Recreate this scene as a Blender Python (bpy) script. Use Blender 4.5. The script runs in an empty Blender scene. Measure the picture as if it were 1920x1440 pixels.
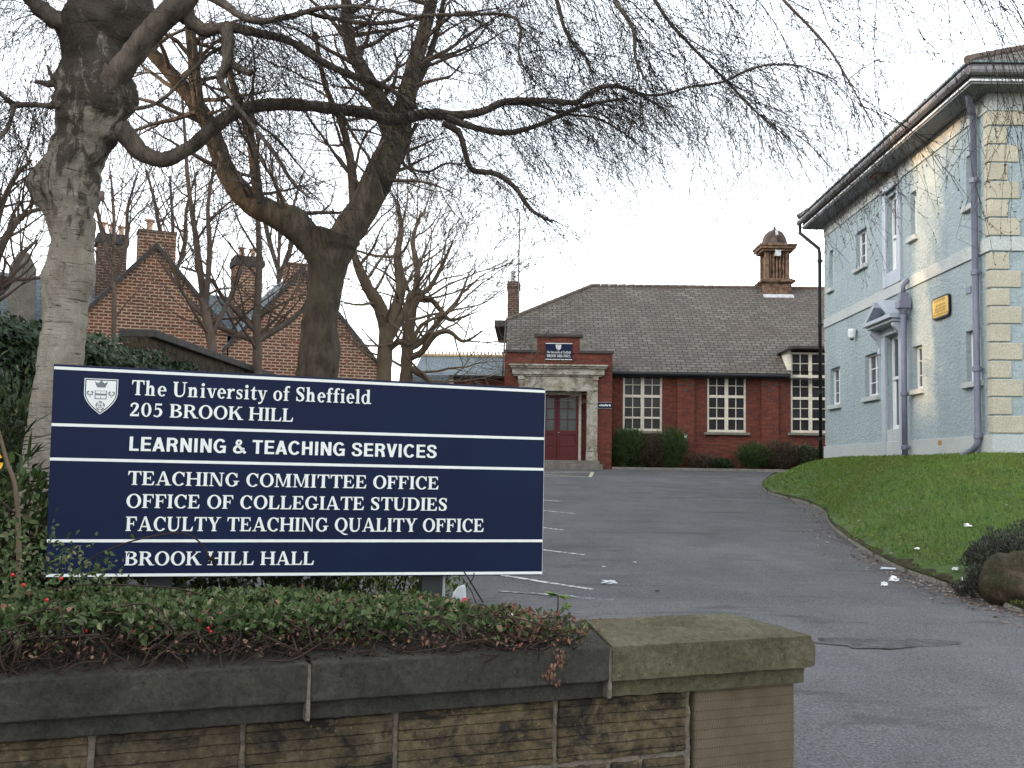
import bpy, math, random
from math import sin, cos, tan, atan, pi, radians as R, sqrt, exp
from mathutils import Vector as V, Matrix, noise

SC = bpy.context.scene
COL = SC.collection
rng = random.Random(7)

# ------------------------------------------------------------------ camera
FP = 2050.0                                   # focal length in photo pixels (1920 wide)
yaw, pitch, roll = atan(32.4/FP), atan(155.5/FP), R(0.9)
FWD = V((-sin(yaw)*cos(pitch), cos(yaw)*cos(pitch), sin(pitch)))
R0 = V((cos(yaw), sin(yaw), 0)); U0 = R0.cross(FWD)
RR = R0*cos(roll)+U0*sin(roll); UU = U0*cos(roll)-R0*sin(roll)
cam_d = bpy.data.cameras.new('camera'); cam = bpy.data.objects.new('camera', cam_d); COL.objects.link(cam)
cam_d.sensor_width = 36; cam_d.lens = 36*FP/1920; cam_d.clip_start = 0.1; cam_d.clip_end = 2000
cam.matrix_world = Matrix(((RR.x, UU.x, -FWD.x, 0), (RR.y, UU.y, -FWD.y, 0), (RR.z, UU.z, -FWD.z, 0), (0, 0, 0, 1)))
SC.camera = cam

# ------------------------------------------------------------------ sky and sun
SUN_EL, SUN_AZ = R(11), R(-112)               # azimuth from +Y towards +X
wd = bpy.data.worlds.new('World'); SC.world = wd; wd.use_nodes = True
nt = wd.node_tree; sky = nt.nodes.new('ShaderNodeTexSky'); sky.sky_type = 'NISHITA'
sky.sun_disc = False; sky.sun_elevation = SUN_EL; sky.sun_rotation = SUN_AZ
sky.air_density = 1.0; sky.dust_density = 2.5; sky.ozone_density = 1.5; sky.altitude = 100
bg = nt.nodes['Background']; bg.inputs[1].default_value = 0.15
hz = nt.nodes.new('ShaderNodeHueSaturation'); hz.inputs['Saturation'].default_value = .26   # thin high veil of cloud
nt.links.new(sky.outputs[0], hz.inputs['Color']); nt.links.new(hz.outputs[0], bg.inputs[0])
sl = bpy.data.lights.new('sun', 'SUN'); sl.energy = .85; sl.angle = R(0.8); sl.color = (1.0, .64, .34)
so = bpy.data.objects.new('sun', sl); COL.objects.link(so)
SUNV = V((sin(SUN_AZ)*cos(SUN_EL), cos(SUN_AZ)*cos(SUN_EL), sin(SUN_EL)))
so.rotation_euler = SUNV.to_track_quat('Z', 'Y').to_euler(); so.location = (-20, -5, 20)
SC.view_settings.view_transform = 'Standard'; SC.view_settings.look = 'None'
SC.view_settings.exposure = 2.72; SC.view_settings.gamma = 1

# ------------------------------------------------------------------ helpers: surveying the photograph
def ray(px, py): return FWD*FP + RR*(px-960) - UU*(py-720)
def at(px, py, Y): d = ray(px, py); return d*(Y/d.y)
def on_x(px, py, X): d = ray(px, py); return d*(X/d.x)
def on_plane(px, py, p, n): d = ray(px, py); return d*(p.dot(n)/d.dot(n))
G0, GS, GY = -1.888, 0.048, 38.6
def gz(y): return -1.6 if y < 6 else (G0+GS*y if y < GY else G0+GS*GY)
def on_ground(px, py): d = ray(px, py); return d*(G0/(d.z-GS*d.y))

# ------------------------------------------------------------------ helpers: objects
ORG = {}
def tag(o, label=None, cat=None, group=None, kind=None):
    if label: o['label'] = label
    if cat: o['category'] = cat
    if group: o['group'] = group
    if kind: o['kind'] = kind
    return o
def thing(name, loc, label, cat, group=None):
    o = bpy.data.objects.new(name, None); COL.objects.link(o); o.location = loc
    o.empty_display_size = .2; ORG[o.name] = V(loc); return tag(o, label, cat, group)

def catmull(pts, n):
    out = []; m = len(pts)
    for i in range(m-1):
        p0 = pts[max(i-1, 0)]; p1 = pts[i]; p2 = pts[i+1]; p3 = pts[min(i+2, m-1)]
        for k in range(n):
            t = k/n; t2 = t*t; t3 = t2*t
            out.append(tuple(.5*((2*b)+(-a+c)*t+(2*a-5*b+4*c-d)*t2+(-a+3*b-3*c+d)*t3) for a, b, c, d in zip(p0, p1, p2, p3)))
    out.append(tuple(pts[-1])); return out

class MB:
    def __init__(s): s.v = []; s.f = []; s.M = None
    def add(s, vs, fs):
        b = len(s.v)
        if s.M is not None: vs = [s.M @ V(p) for p in vs]
        s.v.extend([tuple(p) for p in vs]); s.f.extend([tuple(b+i for i in f) for f in fs]); return s
    def box(s, x0, x1, y0, y1, z0, z1):
        return s.add([(x0,y0,z0),(x1,y0,z0),(x1,y1,z0),(x0,y1,z0),(x0,y0,z1),(x1,y0,z1),(x1,y1,z1),(x0,y1,z1)],
              [(0,3,2,1),(4,5,6,7),(0,1,5,4),(1,2,6,5),(2,3,7,6),(3,0,4,7)])
    def obox(s, o, a, b, c):                   # parallelepiped from corner o
        o, a, b, c = V(o), V(a), V(b), V(c)
        f = [(0,3,2,1),(4,5,6,7),(0,1,5,4),(1,2,6,5),(2,3,7,6),(3,0,4,7)]
        if a.cross(b).dot(c) < 0: f = [q[::-1] for q in f]
        return s.add([o, o+a, o+a+b, o+b, o+c, o+a+c, o+a+b+c, o+b+c], f)
    def quad(s, *p): return s.add(p, [tuple(range(len(p)))])
    def prism(s, poly, vec):                   # polygon extruded along vec
        n = len(poly); vec = V(vec); top = [V(p)+vec for p in poly]
        nrm = V((0,0,0))
        for i in range(n): nrm += V(poly[i]).cross(V(poly[(i+1) % n]))
        fl = nrm.dot(vec) > 0
        fs = [tuple(range(n))[::-1] if fl else tuple(range(n)), tuple(range(n, 2*n)) if fl else tuple(range(n, 2*n))[::-1]]
        for i in range(n):
            j = (i+1) % n; q = (i, j, n+j, n+i); fs.append(q if fl else q[::-1])
        return s.add([V(p) for p in poly]+top, fs)
    def tube(s, pts, rads, n=6, cap=True, wob=None):
        pts = [V(p) for p in pts]; m = len(pts)
        if not hasattr(rads, '__len__'): rads = [rads]*m
        t = (pts[1]-pts[0]).normalized(); a = V((0,0,1)) if abs(t.z) < .9 else V((1,0,0))
        u = t.cross(a).normalized(); vs = []; fs = []
        cs = [(cos(2*pi*k/n), sin(2*pi*k/n)) for k in range(n)]
        for i in range(m):
            t = (pts[min(i+1, m-1)]-pts[max(i-1, 0)])
            t = t.normalized() if t.length > 1e-9 else V((0,0,1))
            u = (u-t*u.dot(t)); u = u.normalized() if u.length > 1e-6 else t.orthogonal().normalized()
            w = t.cross(u)
            for c, q in cs:
                dv = u*c+w*q; p = pts[i]+dv*rads[i]
                if wob: p = wob(p, dv, pts[i], rads[i])
                vs.append(p)
        for i in range(m-1):
            for k in range(n):
                j = (k+1) % n; fs.append((i*n+k, i*n+j, (i+1)*n+j, (i+1)*n+k))
        if cap:
            fs.append(tuple(range(n))[::-1]); fs.append(tuple((m-1)*n+k for k in range(n)))
        return s.add(vs, fs)
    def lathe(s, c, prof, n=16):               # prof [(r, z)]
        c = V(c); vs = []; fs = []; m = len(prof)
        for r, z in prof:
            for k in range(n): vs.append(c+V((r*cos(2*pi*k/n), r*sin(2*pi*k/n), z)))
        for i in range(m-1):
            for k in range(n):
                j = (k+1) % n; fs.append((i*n+k, i*n+j, (i+1)*n+j, (i+1)*n+k))
        fs.append(tuple(range(n))[::-1]); fs.append(tuple((m-1)*n+k for k in range(n)))
        return s.add(vs, fs)
    def build(s, name, mat, parent=None, smooth=False, bevel=0, sub=0, disp=0, dscale=.2, uv=True, org=None):
        off = ORG.get(parent.name, V((0,0,0))) if parent else (V(org) if org else V((0,0,0)))
        me = bpy.data.meshes.new(name)
        me.from_pydata([(p[0]-off.x, p[1]-off.y, p[2]-off.z) for p in s.v], [], s.f)
        if uv and len(s.f) < 40000:
            L = me.uv_layers.new(name='UVMap').data
            for p in me.polygons:
                n = p.normal
                if abs(n.z) > .98: a, b = V((1,0,0)), V((0,1,0))
                else:
                    a = V((-n.y, n.x, 0)).normalized(); b = n.cross(a)
                for li in p.loop_indices:
                    q = me.vertices[me.loops[li].vertex_index].co+off
                    L[li].uv = (q.dot(a), q.dot(b))
        if smooth: me.polygons.foreach_set('use_smooth', [True]*len(me.polygons))
        if mat: me.materials.append(mat)
        o = bpy.data.objects.new(name, me); COL.objects.link(o)
        if parent: o.parent = parent
        elif org: o.location = org
        ORG[o.name] = off
        if bevel:
            m = o.modifiers.new('bevel', 'BEVEL'); m.width = bevel; m.segments = 2; m.limit_method = 'ANGLE'; m.angle_limit = R(40)
        if sub:
            m = o.modifiers.new('sub', 'SUBSURF'); m.subdivision_type = 'SIMPLE'; m.levels = sub; m.render_levels = sub
        if disp:
            tx = bpy.data.textures.new(name, 'CLOUDS'); tx.noise_scale = dscale; tx.noise_depth = 4
            m = o.modifiers.new('disp', 'DISPLACE'); m.texture = tx; m.strength = disp; m.mid_level = .5; m.texture_coords = 'GLOBAL'
        return o

def panel(mb, f, u0, u1, v0, v1, holes, reveal):
    """wall face in a frame f(u, v, d): front quads around holes plus their reveals (d = outward)"""
    us = sorted({u0, u1, *[h[0] for h in holes], *[h[1] for h in holes]}); vs = sorted({v0, v1, *[h[2] for h in holes], *[h[3] for h in holes]})
    us = [u for u in us if u0 <= u <= u1]; vs = [v for v in vs if v0 <= v <= v1]
    for i in range(len(us)-1):
        for j in range(len(vs)-1):
            a, b, c, d = us[i], us[i+1], vs[j], vs[j+1]; mu, mv = (a+b)/2, (c+d)/2
            if any(h[0] < mu < h[1] and h[2] < mv < h[3] for h in holes): continue
            mb.quad(f(a,c,0), f(b,c,0), f(b,d,0), f(a,d,0))
    for a, b, c, d in [h[:4] for h in holes]:
        r = -reveal
        mb.quad(f(a,c,0), f(a,d,0), f(a,d,r), f(a,c,r)); mb.quad(f(b,d,0), f(b,c,0), f(b,c,r), f(b,d,r))
        mb.quad(f(a,d,0), f(b,d,0), f(b,d,r), f(a,d,r)); mb.quad(f(b,c,0), f(a,c,0), f(a,c,r), f(b,c,r))
def fbox(mb, f, u0, u1, v0, v1, d0, d1):
    mb.obox(f(u0,v0,d0), f(u1,v0,d0)-f(u0,v0,d0), f(u0,v1,d0)-f(u0,v0,d0), f(u0,v0,d1)-f(u0,v0,d0))

# ------------------------------------------------------------------ helpers: materials
def newmat(name, rough=.8, spec=.3):
    m = bpy.data.materials.new(name); m.use_nodes = True; n = m.node_tree
    b = n.nodes['Principled BSDF']; b.inputs['Roughness'].default_value = rough; b.inputs['Specular IOR Level'].default_value = spec
    return m, n, b
def nd(n, t, **k):
    o = n.nodes.new('ShaderNode'+t)
    for a, v in k.items():
        if a in o.inputs: o.inputs[a].default_value = v
        else: setattr(o, a, v)
    return o
def noisen(n, vec, scale, detail=5, rough=.6, dist=0):
    o = nd(n, 'TexNoise'); o.inputs['Scale'].default_value = scale; o.inputs['Detail'].default_value = detail
    o.inputs['Roughness'].default_value = rough; o.inputs['Distortion'].default_value = dist
    if vec is not None: n.links.new(vec, o.inputs['Vector'])
    return o.outputs['Fac']
def ramp(n, fac, stops):
    o = nd(n, 'ValToRGB'); e = o.color_ramp.elements
    while len(e) < len(stops): e.new(.5)
    for el, (p, c) in zip(e, stops):
        el.position = p; el.color = (*c, 1) if len(c) == 3 else c
    n.links.new(fac, o.inputs[0]); return o.outputs[0]
def mixc(n, fac, a, b, mode='MIX'):
    o = nd(n, 'Mix', data_type='RGBA', blend_type=mode)
    for sock, val in ((o.inputs[0], fac), (o.inputs[6], a), (o.inputs[7], b)):
        if hasattr(val, 'is_output'): n.links.new(val, sock)
        elif isinstance(val, (int, float)): sock.default_value = val
        else: sock.default_value = (*val, 1)
    return o.outputs[2]
def math_(n, op, a, b=0):
    o = nd(n, 'Math', operation=op)
    for s_, v in ((o.inputs[0], a), (o.inputs[1], b)):
        if hasattr(v, 'is_output'): n.links.new(v, s_)
        else: s_.default_value = v
    return o.outputs[0]
def bump(n, b, h, strength=.5, dist=.02):
    o = nd(n, 'Bump'); o.inputs['Strength'].default_value = strength; o.inputs['Distance'].default_value = dist
    n.links.new(h, o.inputs['Height']); n.links.new(o.outputs[0], b.inputs['Normal'])
def coords(n, kind='Object', scale=None):
    o = nd(n, 'TexCoord').outputs[kind]
    if scale:
        m = nd(n, 'Mapping'); m.inputs['Scale'].default_value = scale; n.links.new(o, m.inputs[0]); o = m.outputs[0]
    return o
def plain(name, col, rough=.6, var=.15, scale=6, spec=.3, bmp=0, bscale=40):
    m, n, b = newmat(name, rough, spec); c = coords(n)
    f = noisen(n, c, scale, 6, .65)
    lo = [x*(1-var) for x in col]; hi = [min(1, x*(1+var)) for x in col]
    n.links.new(ramp(n, f, [(.3, lo), (.7, hi)]), b.inputs['Base Color'])
    if bmp: bump(n, b, noisen(n, c, bscale, 4), bmp, .01)
    return m
def leafmat(name, cols, rough=.45, spec=.35, trans=0.0):
    m, n, b = newmat(name, rough, spec); c = coords(n)
    g = nd(n, 'NewGeometry')
    n.links.new(ramp(n, g.outputs['Random Per Island'], [(i/max(1, len(cols)-1), k) for i, k in enumerate(cols)]), b.inputs['Base Color'])
    return m
def brickmat(name, c1, c2, mort, bw, bh, ms, stain=(.3, .25, .2), stain_amt=.35, rough=.85, bumpd=.006, off=.5, var=.25, sc2=.7):
    m, n, b = newmat(name, rough, .2); uv = coords(n, 'UV')
    t = nd(n, 'TexBrick'); t.offset = off; n.links.new(uv, t.inputs['Vector'])
    t.inputs['Color1'].default_value = (*c1, 1); t.inputs['Color2'].default_value = (*c2, 1); t.inputs['Mortar'].default_value = (*mort, 1)
    t.inputs['Scale'].default_value = 1; t.inputs['Brick Width'].default_value = bw; t.inputs['Row Height'].default_value = bh
    t.inputs['Mortar Size'].default_value = ms; t.inputs['Mortar Smooth'].default_value = .15; t.inputs['Bias'].default_value = 0
    oc = coords(n); f1 = noisen(n, oc, sc2, 6, .65); f2 = noisen(n, oc, 9, 4)
    mm = math_(n, 'MULTIPLY', ramp(n, f1, [(.42, (0,0,0)), (.7, (1,1,1))]), stain_amt)
    col = mixc(n, mm, t.outputs['Color'], stain)
    col = mixc(n, 1.0, col, ramp(n, f2, [(.25, (1-var,)*3), (.75, (1+var,)*3)]), 'MULTIPLY')
    n.links.new(col, b.inputs['Base Color'])
    hgt = math_(n, 'ADD', math_(n, 'MULTIPLY', t.outputs['Fac'], -1), math_(n, 'MULTIPLY', f2, .5))
    bump(n, b, hgt, .8, bumpd); return m
# ------------------------------------------------------------------ materials
def asphalt():
    m, n, b = newmat('asphalt', .85, .25); c = coords(n)
    big = noisen(n, c, .35, 6, .6); sp = noisen(n, c, 55, 3, .7); mid = noisen(n, coords(n, 'Object', (1, .5, 1)), 1.7, 6, .65)
    col = ramp(n, big, [(.3, (.082, .081, .082)), (.7, (.120, .119, .119))])
    xyz = nd(n, 'SeparateXYZ'); n.links.new(c, xyz.inputs[0])
    # the lighter, re-laid crossover strip nearest the street
    edge = math_(n, 'ADD', xyz.outputs['Y'], math_(n, 'MULTIPLY', noisen(n, c, .8, 4), .9))
    near = ramp(n, math_(n, 'MULTIPLY', edge, .05), [(.585, (1,1,1)), (.598, (0,0,0))])
    col = mixc(n, math_(n, 'MULTIPLY', near, .5), col, (.142, .141, .143))
    col = mixc(n, 1, col, ramp(n, mid, [(.3, (.8,.8,.8)), (.55, (1,1,1)), (.75, (1.12,1.12,1.12))]), 'MULTIPLY')
    col = mixc(n, 1, col, ramp(n, sp, [(.32, (.5,.5,.5)), (.5, (1,1,1)), (.64, (1.5,1.5,1.5))]), 'MULTIPLY')
    vor = nd(n, 'TexVoronoi'); vor.inputs['Scale'].default_value = 9; n.links.new(c, vor.inputs['Vector'])
    col = mixc(n, math_(n, 'MULTIPLY', ramp(n, vor.outputs['Distance'], [(.02, (1,1,1)), (.05, (0,0,0))]), .35), col, (.3,.28,.25))
    st2 = noisen(n, coords(n, 'Object', (.55, 1.5, 1)), 1.1, 5, .62, .6)
    col = mixc(n, math_(n, 'MULTIPLY', ramp(n, st2, [(.57, (0,0,0)), (.68, (1,1,1))]), .6), col, (.042,.040,.039))
    col = mixc(n, math_(n, 'MULTIPLY', ramp(n, st2, [(.28, (1,1,1)), (.40, (0,0,0))]), .4), col, (.17,.17,.172))
    n.links.new(col, b.inputs['Base Color'])
    bump(n, b, math_(n, 'ADD', math_(n, 'MULTIPLY', mid, 2.5), sp), .8, .025); return m
def paint(name, col, worn=.5):
    m, n, b = newmat(name, .8, .2); c = coords(n)
    f = noisen(n, c, 16, 6, .75)
    n.links.new(mixc(n, ramp(n, f, [(worn-.06, (0,0,0)), (worn+.06, (1,1,1))]), (.1, .1, .108), col), b.inputs['Base Color']); return m
def stone(name, c1, c2, c3, scale=3, bmp=.5, bsc=30, stain=None, tool=None, rough=.9):
    m, n, b = newmat(name, rough, .2); c = coords(n)
    f = noisen(n, c, scale, 8, .68, .6); g = noisen(n, c, bsc, 5, .7)
    col = ramp(n, f, [(.28, c1), (.5, c2), (.72, c3)])
    if stain:
        s2 = noisen(n, coords(n, 'Object', (1, 1, 1.3)), scale*1.1, 8, .74, .5)
        col = mixc(n, ramp(n, s2, [(.47, (0,0,0)), (.6, (1,1,1))]), col, stain)
    col = mixc(n, 1, col, ramp(n, g, [(.3, (.62,.62,.62)), (.7, (1.3,1.3,1.3))]), 'MULTIPLY')
    pits = noisen(n, c, bsc*2.3, 3, .6); lich = noisen(n, c, scale*2.6, 6, .78)
    col = mixc(n, math_(n, 'MULTIPLY', ramp(n, pits, [(.66, (0,0,0)), (.72, (1,1,1))]), .55), col, tuple(min(.5, x*2.2) for x in c3))
    col = mixc(n, math_(n, 'MULTIPLY', ramp(n, pits, [(.28, (1,1,1)), (.34, (0,0,0))]), .7), col, tuple(x*.35 for x in c1))
    col = mixc(n, math_(n, 'MULTIPLY', ramp(n, lich, [(.62, (0,0,0)), (.68, (1,1,1))]), .35), col, tuple(min(.5, x*1.7) for x in c3))
    h = math_(n, 'ADD', g, math_(n, 'MULTIPLY', ramp(n, pits, [(.28, (0,0,0)), (.36, (1,1,1))]), .6))
    if tool:
        gi = nd(n, 'NewGeometry'); col = mixc(n, 1, col, ramp(n, gi.outputs['Random Per Island'], [(0, (.5,.5,.52)), (.3, (1.1,1.07,1.0)), (.55, (.62,.62,.64)), (.8, (1.2,1.15,1.05)), (1, (.8,.79,.78))]), 'MULTIPLY')
        w = nd(n, 'TexWave', wave_type='BANDS', bands_direction='Z'); w.inputs['Scale'].default_value = tool; w.inputs['Distortion'].default_value = .7
        w.inputs['Detail'].default_value = 3; n.links.new(c, w.inputs['Vector'])
        lm = ramp(n, noisen(n, c, 7, 4, .6), [(.40, (.1,.1,.1)), (.58, (1,1,1))])
        col = mixc(n, math_(n, 'MULTIPLY', lm, ramp(n, math_(n, 'ADD', w.outputs['Fac'], math_(n, 'MULTIPLY', g, .12)), [(.05, (.7,)*3), (.12, (0,0,0))])), col, (.018,.015,.01))
        h = math_(n, 'ADD', math_(n, 'MULTIPLY', g, .6), ramp(n, w.outputs['Fac'], [(.0, (.4,.4,.4)), (.1, (1,1,1))]))
    n.links.new(col, b.inputs['Base Color']); bump(n, b, h, bmp, .012); return m
def combed(name):                       # the tooled gate-end stone: rows of short slanting chisel strokes
    m, n, b = newmat(name, .9, .2); uv = coords(n, 'UV'); c = coords(n)
    sx = nd(n, 'SeparateXYZ'); n.links.new(uv, sx.inputs[0]); cx_ = nd(n, 'CombineXYZ'); n.links.new(math_(n, 'SUBTRACT', sx.outputs[0], math_(n, 'MULTIPLY', sx.outputs[1], .3)), cx_.inputs[0]); n.links.new(sx.outputs[1], cx_.inputs[1])
    t = nd(n, 'TexBrick'); t.offset = .37; n.links.new(cx_.outputs[0], t.inputs['Vector'])
    for k, v_ in (('Scale', 1), ('Brick Width', .014), ('Row Height', .044), ('Mortar Size', .003), ('Mortar Smooth', .6)): t.inputs[k].default_value = v_
    f = noisen(n, c, 5, 7, .65); g = noisen(n, c, 40, 4, .7)
    col = ramp(n, f, [(.25, (.085,.064,.040)), (.5, (.125,.099,.066)), (.75, (.16,.13,.092))])
    rw = nd(n, 'TexBrick'); rw.offset = 0; n.links.new(uv, rw.inputs['Vector'])
    for k, v_ in (('Scale', 1), ('Brick Width', 5.0), ('Row Height', .044), ('Mortar Size', .0028), ('Mortar Smooth', .3)): rw.inputs[k].default_value = v_
    pat = math_(n, 'MULTIPLY', t.outputs['Fac'], ramp(n, g, [(.4, (.15,)*3), (.6, (.8,)*3)]))
    pat = math_(n, 'MAXIMUM', math_(n, 'MULTIPLY', pat, .8), math_(n, 'MULTIPLY', rw.outputs['Fac'], .45))
    col = mixc(n, pat, col, (.06,.045,.028))
    n.links.new(col, b.inputs['Base Color']); bump(n, b, math_(n, 'SUBTRACT', math_(n, 'MULTIPLY', g, .3), pat), .8, .008); return m
def stucco(name):
    m, n, b = newmat(name, .9, .15); c = coords(n)
    v = nd(n, 'TexVoronoi', feature='SMOOTH_F1'); v.inputs['Scale'].default_value = 13; 
    mp = nd(n, 'Mapping'); mp.inputs['Rotation'].default_value = (.6, 0, 0); mp.inputs['Scale'].default_value = (1, .6, 1.25)
    n.links.new(c, mp.inputs[0]); n.links.new(mp.outputs[0], v.inputs['Vector'])
    f = noisen(n, mp.outputs[0], 14, 5, .6, 1.5); big = noisen(n, c, .9, 5)
    xyz = nd(n, 'SeparateXYZ'); n.links.new(c, xyz.inputs[0])
    col = ramp(n, big, [(.3, (.28,.345,.365)), (.7, (.33,.395,.41))])
    col = mixc(n, 1, col, ramp(n, f, [(.3, (.8,.83,.86)), (.52, (1,1,1)), (.7, (1.1,1.08,1.05))]), 'MULTIPLY')
    strk = noisen(n, coords(n, 'Object', (1, 2.4, .22)), 1.5, 6, .66)
    col = mixc(n, math_(n, 'MULTIPLY', ramp(n, strk, [(.54, (0,0,0)), (.72, (1,1,1))]), .42), col, (.21,.245,.25))
    grime = math_(n, 'MULTIPLY', ramp(n, math_(n, 'ADD', xyz.outputs['Z'], math_(n, 'MULTIPLY', noisen(n, c, 2.2, 6, .7), 1.2)), [(.55, (1,1,1)), (1.0, (0,0,0))]), .45)
    col = mixc(n, grime, col, (.26,.29,.27))
    n.links.new(col, b.inputs['Base Color'])
    bump(n, b, math_(n, 'ADD', f, math_(n, 'MULTIPLY', v.outputs['Distance'], .5)), 1.0, .03); return m
def birchbark():
    m, n, b = newmat('birch_bark', .85, .2); c = coords(n)
    xyz = nd(n, 'SeparateXYZ'); n.links.new(c, xyz.inputs[0])
    f = noisen(n, coords(n, 'Object', (1, 1, .45)), 5, 8, .7, .5)
    col = ramp(n, f, [(.25, (.17,.145,.105)), (.45, (.30,.265,.21)), (.62, (.42,.38,.315)), (.8, (.24,.215,.18))])
    dash = noisen(n, coords(n, 'Object', (1, 1, 11)), 6.5, 3, .6)
    col = mixc(n, ramp(n, dash, [(.60, (0,0,0)), (.66, (.8,.8,.8))]), col, (.035,.03,.026))
    # the old bark turns to dark plates further up the trunk
    pl = noisen(n, coords(n, 'Object', (1, 1, .42)), 7.5, 9, .75, .5)
    k = math_(n, 'ADD', pl, math_(n, 'MULTIPLY', math_(n, 'SUBTRACT', xyz.outputs['Z'], 2.35), .125))
    col = mixc(n, ramp(n, k, [(.615, (0,0,0)), (.70, (.85,.85,.85))]), col, (.045,.034,.025))
    g = noisen(n, c, 28, 6, .7)
    n.links.new(col, b.inputs['Base Color']); bump(n, b, math_(n, 'ADD', math_(n, 'MULTIPLY', pl, 2.5), math_(n, 'SUBTRACT', g, math_(n, 'MULTIPLY', dash, .5))), .9, .03); return m
def bark(name, c1, c2, moss=None, bs=14):
    m, n, b = newmat(name, .9, .15); c = coords(n)
    f = noisen(n, coords(n, 'Object', (1, 1, .3)), bs, 7, .7); g = noisen(n, c, 2.2, 6, .7)
    col = ramp(n, f, [(.3, c1), (.7, c2)])
    if moss: col = mixc(n, ramp(n, g, [(.48, (0,0,0)), (.70, (.7,.7,.7))]), col, moss)
    n.links.new(col, b.inputs['Base Color']); bump(n, b, f, 1, .03); return m
def grassmat():
    m, n, b = newmat('lawn_grass', .75, .2); c = coords(n)
    f = noisen(n, c, .8, 6, .65); g = noisen(n, c, 22, 5, .7)
    col = ramp(n, f, [(.3, (.03,.055,.012)), (.5, (.055,.10,.018)), (.7, (.08,.105,.026))])
    col = mixc(n, 1, col, ramp(n, g, [(.3, (.55,.6,.5)), (.6, (1.1,1.1,1.1))]), 'MULTIPLY')
    n.links.new(col, b.inputs['Base Color']); bump(n, b, g, .7, .03); return m
def bladem():
    m, n, b = newmat('grass_blade', .6, .2); c = coords(n); g = nd(n, 'NewGeometry')
    col = ramp(n, g.outputs['Random Per Island'], [(0, (.066,.128,.017)), (.35, (.10,.185,.027)), (.7, (.083,.16,.022)), (.9, (.145,.19,.042)), (1, (.17,.15,.055))])
    f = noisen(n, coords(n, 'Object', (1, .6, 1)), .9, 6, .68)
    col = mixc(n, ramp(n, f, [(.45, (0,0,0)), (.68, (.75,.75,.75))]), col, (.12,.13,.028))
    col = mixc(n, ramp(n, f, [(.25, (.5,.5,.5)), (.42, (0,0,0))]), col, (.04,.085,.013))
    n.links.new(col, b.inputs['Base Color']); return m
def glass(name, col=(.012,.014,.016), rough=.06, spec=.5):
    m, n, b = newmat(name, rough, spec); c = coords(n)
    n.links.new(ramp(n, noisen(n, c, 1.3, 4), [(.3, col), (.7, [x*2.2 for x in col])]), b.inputs['Base Color'])
    bump(n, b, noisen(n, c, 1.5, 2), .06, .05); return m

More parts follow.
